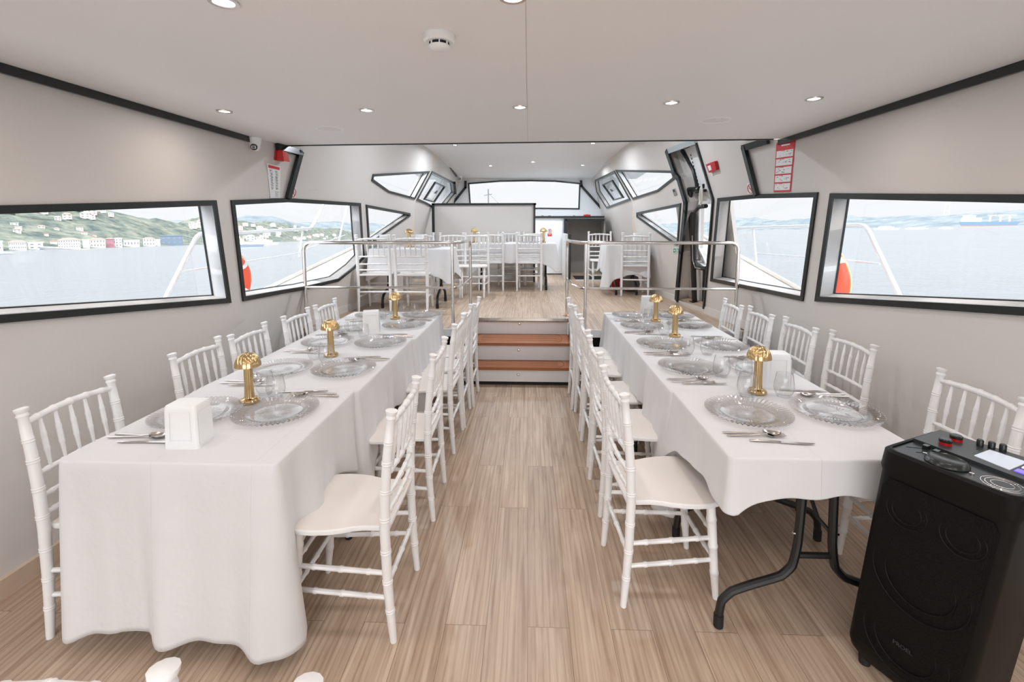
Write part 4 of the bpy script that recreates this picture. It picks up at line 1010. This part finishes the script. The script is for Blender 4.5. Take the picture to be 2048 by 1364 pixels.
# ================================================================== RAISED DECK INTERIOR
YP = 8.5
xl, xr = -1.735, atY((1070, 420), YP).x; zt_ = atY((960, 407), YP).z
t = thing('partition', 'off-white partition panel edged in black behind the deck tables', 'partition', ((xl+xr)/2, YP, ZP)); W_ = xr-xl; H_ = zt_-ZP
MB().box((0, .02, H_/2), (W_-.04, .04, H_-.02)).build('panel', WALL, t, smooth=False)
b = MB(); b.box((-W_/2, .0, H_/2), (.045, .07, H_)); b.box((W_/2-.01, 0, H_/2), (.035, .07, H_)); b.box((0, 0, H_-.012), (W_+.04, .07, .035)); b.build('edge_trim', BLACK, t, smooth=False)
# helm console
YH = 9.75
hx0, hx1, hx2 = atY((1060, 500), YH).x, atY((1130, 500), YH).x, atY((1207, 500), YH).x; hz = atY((1130, 434), YH).z
t = thing('helm_console', 'white helm console with black edged top under the windscreen', 'console', ((hx0+hx2)/2, YH+.3, ZP)); o = t.location.copy()
def bxp(nm, x0, x1, y0, y1, z0, z1, m, par=t): return MB().box(((x0+x1)/2-o.x, (y0+y1)/2-o.y, (z0+z1)/2-o.z), (x1-x0, y1-y0, z1-z0)).build(nm, m, par, smooth=False)
bxp('console_top', hx0, hx2, YH-.03, YW-.02, hz-.03, hz, WHITE); bxp('top_edge', hx0, hx2, YH-.05, YH-.025, hz-.02, hz+.02, BLACK)
bxp('console_front', hx0, hx1, YH, YH+.03, ZP, hz-.03, WHITE)
dr = bxp('cabinet_door', hx0+.03, hx1-.06, YH-.02, YH, ZP+.03, hz-.09, WHITE); bxp('door_shadow_gap', hx0+.03, hx1-.06, YH-.012, YH+.002, ZP+.012, ZP+.03, BLACK)
for x in (.28, .30, .44, .62):
    pass
for nm, px, sz in (('gauge', (1085, 428), .05), ('gauge', (1099, 428), .06), ('throttle_knob', (1131, 426), .05), ('gauge', (1148, 429), .04)):
    q = atY(px, YH+.25); MB().box((q.x-o.x, YH+.25-o.y, hz+.02-o.z), (sz, .05, .04)).build(nm, GREY if nm == 'gauge' else STEEL, t, smooth=False)
t = thing('red_case', 'small red case lying on the right of the helm console', 'case', (atY((1174, 430), YH+.1).x, YH+.1, hz)); MB().box((0, 0, .025), (.14, .08, .05)).build('case_body', RED, t, smooth=False); MB().box((0, -.01, .052), (.05, .02, .006)).build('case_handle', BLACK, t, smooth=False)
# grey companionway right of the console
pg0, pg1 = hx1, hx2
def st(nm, x0, x1, y0, y1, z0, z1, m): return struct(nm, MB().box(((x0+x1)/2, (y0+y1)/2, (z0+z1)/2), (x1-x0, y1-y0, z1-z0)), m, smooth=False)
st('wall_companionway', hx1+.02, hx2, YH+.5, YH+.53, ZP-.3, hz-.03, GREY); st('wall_companionway_right', hx2, hx2+.03, YH, YH+.5, ZP-.3, hz-.03, GREY)
st('trim_19', hx1-.03, hx1+.03, YH-.05, YH, ZP+.55, hz-.03, BLACK); st('trim_20', hx1, hx2, YH-.05, YH, hz-.075, hz-.045, BLACK)
x1_, x2_ = atY((1128, 500), 8.95).x, atY((1143, 500), 8.95).x; zz = atY((1135, 468), 8.95).z
t = thing('low_screen', 'low white screen with black edge beside the grey passage', 'screen', ((x1_+x2_)/2, 9.2, ZP)); o = t.location.copy()
MB().box((-.03, .1, (zz-ZP)/2), (.05, .75, zz-ZP)).build('panel', WHITE, t, smooth=False); MB().box((.03, -.27, (zz-ZP)/2), (.055, .05, zz-ZP-.01)).build('edge_post', BLACK, t, smooth=False)
a0, a1 = atZ((1143, 549), ZP), atZ((1207, 560), ZP)
tag(MB().box(((a0.x+1.45)/2, 9.1, ZP+.006), (1.45-a0.x, .75, .012)).build('door_mat', DARK, None, smooth=False), 'black mat on the floor before the grey passage', 'mat')
o_ = bpy.data.objects['door_mat']
SLAT = MB().box(((a0.x+1.45)/2, 8.71, ZP+.010), (1.5-a0.x, .03, .022)); struct('trim_21', SLAT, WHITE, smooth=False)
# warning sign on the console door
q = atY((1099.5, 465), YH-.02); t = thing('warning_sign', 'small red and white warning sign on the white console door', 'sign', (q.x, YH-.022, q.z))
MB().box((0, 0, 0), (.095, .003, .16)).build('panel', PAPER, t, smooth=False); MB().box((0, -.002, -.048), (.088, .002, .055)).build('red_field', REDP, t, smooth=False)
b = MB().tube([(.036*math.cos(a), -.003, .033+.036*math.sin(a)) for a in np.linspace(0, 2*PI, 21)], .005, 6); b.build('prohibition_ring', REDP, t); MB().box((0, -.003, .033), (.016, .002, .05)).build('figure', INK, t, smooth=False)
MB().box((0, -.004, -.040), (.06, .001, .006)).build('heading_text', PAPER, t, smooth=False)
# things stowed under the right deck table
t = thing('storage_bag', 'dark grey bag on the deck beneath the right table', 'bag', (1.60, 7.42, ZP)); MB().lathe([(.10, 0), (.15, .03), (.16, .12), (.13, .22), (.05, .26)], 20).build('bag_body', GREY, t); MB().tube(arc3([(-.06, 0, .22), (-.04, 0, .33), (.04, 0, .33), (.06, 0, .22)], .03), .008, 6).build('bag_handle', DARK, t)
t = thing('red_box', 'small red box on the deck beneath the right table', 'box', (1.42, 7.60, ZP)); MB().box((0, 0, .08), (.16, .12, .16)).build('box_body', RED, t, smooth=False); MB().box((0, 0, .165), (.165, .125, .015)).build('lid', RED, t, smooth=False)

# ================================================================== SIDE DOORWAY, right
dfw = [atS(q, SR) for q in ((1336, 303), (1351.7, 348.5), (1359, 357), (1373, 405), (1372, 422), (1363.5, 504), (1355, 598))]
daf = [atS(q, SR) for q in ((1393, 282), (1428, 398), (1422, 475), (1409, 616))]
def thick_line(name, pts, w_, h, m, side=1, S=SR, **kw): return strip(name, [p+nrm(S, side)*.012 for p in pts], w_, h, m, up=tuple(nrm(S, side)))
thick_line('trim_22', dfw, .065, .03, BLACK); thick_line('trim_23', daf, .02, .02, BLACK); thick_line('trim_24', [dfw[0], daf[0]], .06, .02, mat('aluminium_strip', (.55, .60, .64), .3, .7))
OUTD = .15
nR = nrm(SR, 1)
b = MB(); o1 = [p-nR*OUTD+Vector((0, 0, 0)) for p in dfw]; k = len(dfw); b.add(dfw+o1, [(i, i+1, i+1+k, i+k) for i in range(k-1)]); struct('wall_doorway_forward', b, WALL, smooth=False)
b = MB(); o2 = [p-nR*OUTD for p in daf]; k = len(daf); b.add(daf+o2, [(i, i+1, i+1+k, i+k) for i in range(k-1)]); struct('wall_doorway_aft', b, WALL, smooth=False)
b = MB(); b.add([dfw[0], daf[0], o2[0], o1[0]], [(0, 1, 2, 3)]); struct('ceiling_doorway', b, WALL, smooth=False)
b = MB(); b.add([dfw[-1], daf[-1], o2[-1], o1[-1]], [(0, 1, 2, 3)]); struct('floor_doorway', b, FLOOR, smooth=False)
SD = lambda Y, Z: SR(Y, Z)+OUTD*1.03
# outer door leaf with its window, a pale perforated panel above
y0_, y1_ = min(p.y for p in daf)-.0, dfw[-1].y+.02
dpar = bpy.data.objects.new('door_1', None); COL.objects.link(dpar); dpar['kind'] = 'structure'
wq = yz([(1400, 404), (1440, 400), (1436, 560), (1416, 533), (1398, 497)], SD)
wq_in = inset(wq, .03)
dl = wall('door_leaf', SD, 1, [(y0_, .5), (y1_, .5), (y1_, 2.55), (y0_, 2.55)], [wq_in], .04, WALL); dl.parent = dpar; del dl['kind']
L0 = [P3(SD, p, 0, 1) for p in wq]; L1 = [P3(SD, p, 0, 1) for p in wq_in]
MB().ring(L0, L1, nR*.02).build('door_window_frame', HULLW, dpar, smooth=False)
MB().add([p-nR*.03 for p in L1], [tuple(t_) for t_ in tessellate_polygon([[Vector((p[0], p[1], 0)) for p in wq_in]])]).build('door_window_pane', GLASSW, dpar, smooth=False)
pq = [atS(q, SD)+nR*.01 for q in ((1372, 296), (1392, 290), (1424, 395), (1401, 372), (1394, 345))]
pp = MB().prism(pq, nR*.01).build('door_upper_panel', HULLW, dpar, smooth=False)
b = MB()
for i in range(11):
    q = atS((1385+i*1.9, 308+i*7.2), SD)+nR*.022; q2 = atS((1386+i*1.9, 311.5+i*7.2), SD)+nR*.022; b.tube([q, q2], .006, 6)
b.build('panel_slot', DARK, dpar)
gk = [atS(q, SD)+nR*.03 for q in ((1369, 300), (1380, 318), (1392, 340), (1398, 365), (1400, 385))]; MB().tube(gk, .022, 8).build('door_gasket', BLACK, dpar)
for nm, px in (('door_latch', (1382, 292)), ('door_latch', (1414, 412)), ('door_latch', (1416, 380))):
    q = atS(px, SD)+nR*.05; MB().box(q, (.03, .10, .03)).build(nm, BLACK, dpar, smooth=False)
# black pipe stand in the doorway
def mid(px, f): return atS(px, lambda Y, Z: SR(Y, Z)+OUTD*f)
t = thing('grab_pole', 'black steel pole with crossbar standing in the side doorway', 'pole', mid((1389, 603), .5)); o = t.location.copy()
MB().tube([mid(q, .5)-o for q in ((1389, 603), (1386, 500), (1381, 420), (1380, 380))], .032, 10).build('pole', BLKP, t); MB().tube([mid(q, .5)-o for q in ((1366, 381), (1381, 379), (1399, 378))], .030, 8).build('crossbar', BLKP, t)
MB().box(mid((1389, 604), .5)-o+Vector((0, 0, .004)), (.10, .10, .012)).build('foot_plate', BLKP, t, smooth=False)
t = thing('door_grab_handle', 'looped black and chrome grab handle beside the doorway pole', 'handle', mid((1408, 536), .3)); o = t.location.copy()
hp = [mid(q, .3)-o for q in ((1412, 412), (1398, 414), (1390, 425), (1388, 470), (1389, 520), (1394, 535), (1405, 537), (1414, 536))]
MB().tube(hp, .024, 10).build('loop_tube', BLKP, t); MB().tube([p+nR*.02 for p in hp[3:7]], .008, 6).build('chrome_liner', STEEL, t); MB().tube([mid(q, .3)-o for q in ((1409, 540), (1407, 602))], .022, 8).build('lower_tube', BLKP, t)
q = mid((1401, 391), .2); t = thing('coiled_hose', 'coil of pale hose hung on a hook in the side doorway', 'hose', q)
for i, r in enumerate((.055, .065)): MB().tube([Vector((.008*i, r*math.cos(a)*.5, r*1.6*math.sin(a))) for a in np.linspace(0, 2*PI, 25)], .007, 6).build('hose_loop', mat('pale_rubber', (.72, .72, .66), .5), t)
MB().box((.02, -.02, .10), (.02, .02, .05)).build('hook', BLACK, t, smooth=False)

# ================================================================== OUTSIDE: SIDE DECKS AND RAILS
RAILW = mat('white_painted_tube', (.78, .80, .82), .2, .2)
def side_deck(s):
    X = -2.72 if s < 0 else 2.62
    if s < 0: P_ = [atX((500, 597), -2.80), atX((690, 505), -2.62)]
    else: P_ = [atX((1600, 582), 2.74), atX((1480, 515), 2.60)]
    d = (P_[1]-P_[0]); A = P_[0]-d*1.9; Bp = P_[1]+d*1.0
    inn = lambda p: Vector(((SL if s < 0 else SR)(min(p.y, 7), p.z)-(.10 if s < 0 else -.10), p.y, p.z-.03))
    nm = 'left' if s < 0 else 'right'
    t = thing('side_deck', 'white side deck with cream toe rail outside the %s windows' % nm, 'deck', A); o = A.copy()
    b = MB(); n = 8; L = [A.lerp(Bp, i/n) for i in range(n+1)]
    top = [p-o for p in L]; ins = [inn(p)-o for p in L]; k = n+1
    b.add(top+ins+[p-Vector((0, 0, 1.2)) for p in top], [(i, i+1, i+1+k, i+k) for i in range(n)]+[(i, i+1, i+1+2*k, i+2*k) for i in range(n)]); b.build('deck_plating', HULLW, t)
    MB().tube([p+Vector((0, 0, .02)) for p in top], .022, 8).build('toe_rail', TOEC, t)
    # guard rail
    XR_ = -3.0 if s < 0 else 2.9
    q = lambda *p: atX(p, XR_)-r_o
    if s < 0: top_ = [(328, 602), (396, 467), (475, 466), (622, 457), (649, 405), (700, 398)]; mids = [[(365, 543), (606, 505)], [(608, 500), (690, 470)]]; posts = [((606, 460), (598, 515)), ((695, 405), (676, 490)), ((460, 466), (452, 600))]
    else: top_ = [(1802, 598), (1732, 450), (1508, 455), (1440, 458)]; mids = [[(1760, 528), (1690, 520), (1515, 507)]]; posts = [((1506, 457), (1513, 527)), ((1620, 455), (1622, 585))]
    r_o = atX(top_[1], XR_)
    g = thing('guard_rail', 'white tubular guard rail outside the %s windows' % nm, 'rail', r_o)
    MB().tube(arc3([q(*p) for p in top_], .08), .019, 10).build('top_tube', RAILW, g)
    for m_ in mids: MB().tube([q(*p) for p in m_], .008, 8).build('mid_wire', RAILW, g)
    for a_, b_ in posts: MB().tube([q(*a_), q(*b_)], .014, 8).build('post', RAILW, g)
    # lifebuoy
    c = atX((466, 560), -2.93) if s < 0 else atX((1651, 562), 2.82)
    l = thing('lifebuoy', 'orange lifebuoy hanging on the guard rail behind the %s window post' % nm, 'lifebuoy', c)
    R_ = .20 if s < 0 else .255; b = MB(); b.tube([Vector((0, R_*math.cos(a), R_*math.sin(a))) for a in np.linspace(0, 2*PI, 37)], .055, 12, caps=False); b.build('ring', ORANGE, l)
    for a in (.8, 2.36, 3.93, 5.5): MB().tube([Vector((0, R_*math.cos(a+e), R_*math.sin(a+e))) for e in (-.12, 0, .12)], .058, 12).build('reflective_band', HULLW, l)
    MB().tube([Vector((.0, (R_+.09)*math.cos(a)*(1+.04*math.cos(4*a)), (R_+.09)*math.sin(a)*(1+.04*math.cos(4*a)))) for a in np.linspace(0, 2*PI, 49)], .006, 6, caps=False).build('grab_line', mat('yellow_rope', (.7, .68, .35), .7), l)
    return t
side_deck(-1); side_deck(1)
t = thing('bow_mast', 'thin signal mast on the bow beyond the windscreen', 'mast', atY((977, 409), 14)); o = t.location.copy()
MB().tube([Vector((0, 0, -.6)), atY((976.5, 378), 14)-o], .016, 8).build('mast_pole', mat('mast_grey', (.14, .16, .17), .4), t); MB().tube([atY((968, 391), 14)-o, atY((984, 388), 14)-o], .010, 6).build('spreader', MATS['mast_grey'], t)
MB().tube([atY((977, 386), 14)-o, atY((999, 409), 14)-o], .005, 6).build('stay', MATS['mast_grey'], t)

# ================================================================== THE STRAIT (the boat lies a little bow-up and heeled)
SZ = -1.25
def heel(x, y, z): return (x, y, SZ+z+.022*x-.0214*y)
def sea_mat():
    m = bpy.data.materials.new('sea_water'); m.use_nodes = True; n = m.node_tree.nodes; l = m.node_tree.links; b = n['Principled BSDF']
    b.inputs['Base Color'].default_value = (.20, .225, .24, 1); b.inputs['Roughness'].default_value = .22; b.inputs['IOR'].default_value = 1.33
    t = n.new('ShaderNodeTexCoord'); mp = n.new('ShaderNodeMapping'); mp.inputs['Scale'].default_value = (.9, .45, 1); l.new(t.outputs['Object'], mp.inputs[0])
    a = n.new('ShaderNodeTexNoise'); a.inputs['Scale'].default_value = 1.2; a.inputs['Detail'].default_value = 6; a.inputs['Roughness'].default_value = .6; l.new(mp.outputs[0], a.inputs['Vector'])
    bp = n.new('ShaderNodeBump'); bp.inputs['Strength'].default_value = .6; bp.inputs['Distance'].default_value = .35; l.new(a.outputs[0], bp.inputs['Height']); l.new(bp.outputs[0], b.inputs['Normal'])
    return m
b = MB(); R_ = 7000; ring_ = [0, 6, 20, 60, 200, 700, 2500, R_]; N = 48; vs = []
for r in ring_[1:]:
    for k in range(N): vs.append(heel(r*math.cos(2*PI*k/N), r*math.sin(2*PI*k/N), 0))
vs.append(heel(0, 0, 0)); fs = [(i*N+k, i*N+(k+1) % N, (i+1)*N+(k+1) % N, (i+1)*N+k) for i in range(len(ring_)-2) for k in range(N)]+[(k, (k+1) % N, len(vs)-1) for k in range(N)]
fs = [f if len(f) == 4 else (f[2], f[0], f[1]) for f in fs]
b.add(vs, [tuple(reversed(f)) if len(f) == 4 else f for f in fs]); o = b.build('sea', sea_mat(), smooth=False); o['kind'] = 'structure'
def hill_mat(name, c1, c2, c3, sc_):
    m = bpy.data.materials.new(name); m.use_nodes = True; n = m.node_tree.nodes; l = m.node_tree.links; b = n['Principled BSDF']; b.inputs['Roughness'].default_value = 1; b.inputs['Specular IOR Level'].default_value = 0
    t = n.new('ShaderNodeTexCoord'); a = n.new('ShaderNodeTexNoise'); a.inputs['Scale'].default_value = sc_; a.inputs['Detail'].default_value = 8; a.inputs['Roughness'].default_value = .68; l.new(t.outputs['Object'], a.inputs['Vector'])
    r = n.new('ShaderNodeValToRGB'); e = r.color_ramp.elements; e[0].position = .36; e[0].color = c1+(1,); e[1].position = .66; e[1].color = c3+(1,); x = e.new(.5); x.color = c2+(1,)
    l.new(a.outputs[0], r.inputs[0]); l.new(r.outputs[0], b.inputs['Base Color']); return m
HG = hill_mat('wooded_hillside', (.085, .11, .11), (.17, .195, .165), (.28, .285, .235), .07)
HB = hill_mat('far_ridge_hazed', (.16, .20, .23), (.22, .26, .28), (.29, .32, .33), .012)  # blue-grey of distant haze put into the base colours
def fbm(x, y, seed=0):
    v = 0; a = 1; f_ = 1
    for i in range(5):
        v += a*(math.sin(x*f_*1.3+seed+1.7*i+1.2*math.sin(y*f_*.9+i))*math.cos(y*f_*1.1+seed*.7+.9*i+math.sin(x*f_*.7))); a *= .55; f_ *= 1.9
    return v
def ridge(name, pts, hgt, depth, m, ns, nd, sc_, seed):
    """pts: shoreline (x, y, height factor); depth inland to the left of the line"""
    P_ = [Vector((p[0], p[1])) for p in pts]; H = [p[2] for p in pts]; cum = [0]
    for a, c in zip(P_, P_[1:]): cum.append(cum[-1]+(c-a).length)
    vs = []
    for i in range(ns):
        s_ = cum[-1]*i/(ns-1); j = max(k for k in range(len(cum)) if cum[k] <= s_+1e-6); j = min(j, len(cum)-2); f_ = (s_-cum[j])/(cum[j+1]-cum[j])
        p = P_[j].lerp(P_[j+1], f_); h = H[j]+(H[j+1]-H[j])*f_; d = (P_[j+1]-P_[j]).normalized(); n_ = Vector((-d.y, d.x))
        for k in range(nd):
            v = k/(nd-1); q = p+n_*depth*v; z = hgt*h*sst(v*1.15)*(.85+.2*fbm(q.x*sc_, q.y*sc_, seed))+(hgt*.05)*abs(fbm(q.x*sc_*14, q.y*sc_*14, seed))*min(1, v*12)+.8*(v > 0)
            vs.append(heel(q.x, q.y, z))
    fs = [(i*nd+k, (i+1)*nd+k, (i+1)*nd+k+1, i*nd+k+1) for i in range(ns-1) for k in range(nd-1)]
    o = MB().add(vs, [tuple(reversed(f_)) for f_ in fs]).build(name, m, ang=180); o['kind'] = 'structure'; return o
LS = [(-330, -600, 1), (-335, 0, 1.05), (-338, 300, 1.0), (-345, 420, .98), (-400, 650, .95), (-520, 1100, .95), (-700, 2000, .9), (-600, 3300, .8)]
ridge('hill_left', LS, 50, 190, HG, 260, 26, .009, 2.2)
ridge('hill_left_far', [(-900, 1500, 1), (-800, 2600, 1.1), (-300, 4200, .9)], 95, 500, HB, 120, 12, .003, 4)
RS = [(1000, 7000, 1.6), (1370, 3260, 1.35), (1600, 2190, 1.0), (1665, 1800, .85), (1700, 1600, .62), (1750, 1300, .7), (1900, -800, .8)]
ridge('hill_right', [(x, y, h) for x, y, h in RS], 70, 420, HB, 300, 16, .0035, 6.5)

# ------------------------------------------------------------------ shore houses on the left, one thing each
def shore_pt(px, dep=0, S=LS):
    """point on the left shoreline seen at picture column px"""
    d = ray((px, 480)); k = d.x/d.y
    for a, c in zip(S, S[1:]):
        # line a + t(c-a) with x = k y
        ax, ay, bx, by = a[0], a[1], c[0], c[1]; den = (bx-ax)-k*(by-ay)
        if abs(den) < 1e-6: continue
        t_ = (k*ay-ax)/den
        if 0 <= t_ <= 1: y = ay+(by-ay)*t_; return Vector((k*y, y))+Vector((-1, 0))*dep
    return None
WINM = mat('house_windows', (.22, .24, .27), .3)
def house(p, width, h, depth, colr, roofc, label, group, rows=2, cols=5, z0=0, flat=False, name='shore_house'):
    """p = centre of the front at the waterline; front faces the boat"""
    t = thing(name, label, 'house', heel(p.x, p.y, z0), math.atan2(p.y, p.x)-PI/2, group)
    MB().box((0, depth/2, h/2-.5), (width, depth, h+1)).build('wall', mat('wall_%02d%02d%02d' % tuple(int(c*99) for c in colr), colr, .7), t, smooth=False)
    b = MB(); cw = width/cols; rh = h/rows
    for i in range(cols):
        for j in range(rows): b.box((-width/2+cw*(i+.5), -.06, rh*(j+.55)), (cw*.42, .12, rh*.42))
    if width > 4: b.build('windows', WINM, t, smooth=False)
    rm = mat('roof_%02d%02d%02d' % tuple(int(c*99) for c in roofc), roofc, .8); w2, d2 = width/2+.5, depth/2+.5; b = MB()
    if flat: b.box((0, depth/2, h+.3), (width+.6, depth+.6, .6))
    else:
        r_ = min(w2, d2)*.9; b.add([(-w2, -0.5, h), (w2, -.5, h), (w2, depth+.5, h), (-w2, depth+.5, h), (-w2+r_, depth/2, h+r_*.5), (w2-r_, depth/2, h+r_*.5)], [(0, 1, 5, 4), (1, 2, 5), (2, 3, 4, 5), (3, 0, 4), (3, 2, 1, 0)])
    b.build('roof', rm, t, smooth=False)
WH, CR, PK, DG = (.80, .80, .80), (.76, .72, .66), (.50, .20, .24), (.16, .22, .29); RF, RG = (.46, .28, .24), (.5, .48, .47)
for x0, x1, yt, yb, c, rf, rw, cl_, fl, lab in [
    (-40, 8, 480, 497, WH, RG, 2, 3, True, 'white shore house cut by the left edge of the picture'),
    (19, 55, 479, 494, WH, RF, 2, 8, False, 'long white waterfront house with two rows of windows, left of the flat-roofed one'),
    (58, 88, 482, 494, WH, WH, 2, 2, True, 'white flat-roofed waterfront house with dark window bands'),
    (118, 163, 475, 491, CR, RF, 3, 9, False, 'wide cream waterfront mansion with pinkish hipped roof'),
    (167, 181, 479, 494, WH, RG, 3, 2, True, 'narrow white waterfront house between mansion and cream house'),
    (182, 213, 479, 494, CR, RF, 2, 5, False, 'cream waterfront house left of the dark red one'),
    (214, 230, 476, 492, PK, RF, 2, 3, False, 'dark red waterfront house'),
    (232, 246, 475, 491, WH, WH, 3, 2, True, 'white waterfront house right of the dark red one'),
    (249, 281, 480, 491, CR, RG, 1, 5, True, 'low cream waterfront building with pale chimney'),
    (288, 312, 476, 490, CR, RF, 2, 4, False, 'pale waterfront house left of the dark glass building'),
    (312, 322, 478, 489, WH, WH, 2, 2, True, 'small white annex touching the dark glass building'),
    (323, 368, 471, 489, DG, DG, 2, 4, True, 'dark blue-grey glass building on the shore')]:
    xm = (x0+x1)/2; p = shore_pt(xm, 1); r_ = math.hypot(p.x, p.y); kx = FPX*(1+((xm-1058)/FPX)**2)**.5/r_*1.0
    # picture width of a surface facing the boat at distance r
    c2 = 1+((xm-1024)/FPX)**2; width = (x1-x0)/FPX*p.y*1.0/math.sqrt(c2)*1.02; hh = (yb-yt)/FPX*p.y*1.02
    house(p, width, hh, width*.5, c, rf, lab, 'houses along the left shore', rw, cl_, .6, fl)
rnd = random.Random(12); n_ = 0
def hill_z(p, inl): return 50*1.0*sst(inl/190*1.15)*(.85+.2*fbm(p.x*.009, p.y*.009, 2.2))+2.6
for (xa, xb, ia, ib, cnt, grp, lab) in ((8, 66, 40, 95, 22, 'clustered houses on the slope at the far left', 'small pale house in the far left cluster above the waterfront'),
                                        (290, 400, 85, 160, 34, 'houses near the ridge at left', 'tiny pale house near the ridge beside the sky gap'),
                                        (80, 300, 10, 80, 12, 'houses scattered in the wood', 'tiny white house half hidden in the left hillside wood'),
                                        (490, 700, 8, 120, 46, 'houses of the far left district', 'tiny pale building of the distant district in the second left window')):
    for i in range(cnt):
        px = rnd.uniform(xa, xb); inl = rnd.uniform(ia, ib); p = shore_pt(px, inl)
        if p is None: continue
        wv_ = rnd.uniform(4, 8)*(.6 if 80 <= px < 300 else 1 if px < 450 else 1.6); c = rnd.choice([WH, WH, CR, (.66, .55, .50), (.6, .6, .6)]); house(p, wv_, wv_*.6, wv_*.7, c, rnd.choice([RF, RF, RG]), lab, grp, 2, 2, hill_z(p, inl)-1, rnd.random() < .4, 'hill_house')
# jetties, boats
def on_sea(px, py):
    # intersect with the heeled sea plane
    d = ray((px, py)); t_ = (SZ-CAMH)/(d.z-.022*d.x+.0214*d.y); return CAMP+d*t_
for i, (x0, x1, py, lab) in enumerate(((28, 212, 501, 'long grey stone jetty before the left shore houses'), (-60, 14, 509, 'short blue-grey pier cut by the left picture edge'))):
    a_, c_ = on_sea(x0, py-1), on_sea(x1, py-3 if i == 0 else py); m_ = (a_+c_)/2; L_ = (c_-a_).length; t = thing('jetty', lab, 'jetty', m_, math.atan2(c_.y-a_.y, c_.x-a_.x))
    MB().box((0, 0, .5), (L_, 3, 1.4)).build('quay_wall', mat('jetty_stone', (.30, .31, .34), .8), t, smooth=False); MB().box((0, 0, 1.3), (L_, 3.4, .25)).build('deck_slab', mat('jetty_top', (.62, .63, .64), .7), t, smooth=False)
def boat(px, py, L_, lab, dark=True, name='moored_boat'):
    p = on_sea(px, py); t = thing(name, lab, 'boat', p, math.atan2(p.y, p.x)-PI/2)
    hl = [(-.5, .10), (-.46, -.03), (.42, -.03), (.5, .12)]
    MB().prism([(x*L_, -L_*.09, z*L_*.6+.2) for x, z in hl], (0, L_*.18, 0)).build('hull', mat('boat_hull_dark', (.20, .24, .32), .5) if dark else HULLW, t, smooth=False)
    MB().box((-.02*L_, 0, .12*L_), (.62*L_, .14*L_, .06*L_)).build('cabin', HULLW, t, smooth=False); MB().box((-.04*L_, 0, .165*L_), (.44*L_, .13*L_, .03*L_)).build('upper_deck', HULLW, t, smooth=False)
boat(497, 494, 14, 'dark hulled passenger boat lying off the shore in the second left window'); boat(527, 489.5, 20, 'white motor boat right of the dark hulled one in the second left window', False)
for px, L_, l in ((1773, 22, 'long low white ferry pier boat on the right shore'), (1825, 12, 'left white boat of a pair on the right shore'), (1842, 11, 'right white boat of a pair on the right shore'), (1892, 10, 'single small white boat on the right shore, left of the ship')):
    boat(px, 459.5-(px-1773)*.014, L_, l, False)
p = on_sea(1976, 457.2); p = p.normalized()*1700; p = Vector((p.x, p.y, 0)); p = Vector(heel(p.x, p.y, 0)); L_ = 110
t = thing('cargo_ship', 'blue hulled cargo ship with white bridge and yellow cranes on the right shore', 'ship', p, math.atan2(p.y, p.x)-PI/2)
MB().prism([(-55, -7, 11), (-50, -7, 0), (48, -7, 0), (55, -7, 11)], (0, 14, 0)).build('hull', mat('ship_blue', (.16, .27, .38), .5), t, smooth=False)
MB().prism([(-51, -7.3, 2.2), (-49, -7.3, -.5), (49, -7.3, -.5), (51, -7.3, 2.2)], (0, .6, 0)).build('boot_stripe', mat('ship_red', (.45, .22, .20), .5), t, smooth=False)
b = MB(); b.box((-32, 0, 16), (38, 12, 10)); b.box((-36, 0, 24), (24, 11, 7)); b.build('superstructure', HULLW, t, smooth=False)
for i, x in enumerate((2, 20, 36)):
    b = MB(); b.box((x, 0, 18), (4, 5, 16)); b.box((x+3, 0, 27), (16, 2.5, 2)); b.build('deck_crane', mat('crane_yellow', (.62, .55, .45), .6), t, smooth=False)
p = Vector(heel(3350, 3900, 0)); t = thing('bridge_tower', 'faint bridge tower rising behind the right ridge', 'tower', p, -.7)
b = MB(); b.box((-14, 0, 90), (6, 6, 180)); b.box((14, 0, 90), (6, 6, 180)); b.box((0, 0, 176), (30, 5, 6)); b.box((0, 0, 120), (30, 5, 5)); b.build('tower_frame', mat('tower_grey', (.5, .55, .6), .7), t, smooth=False)
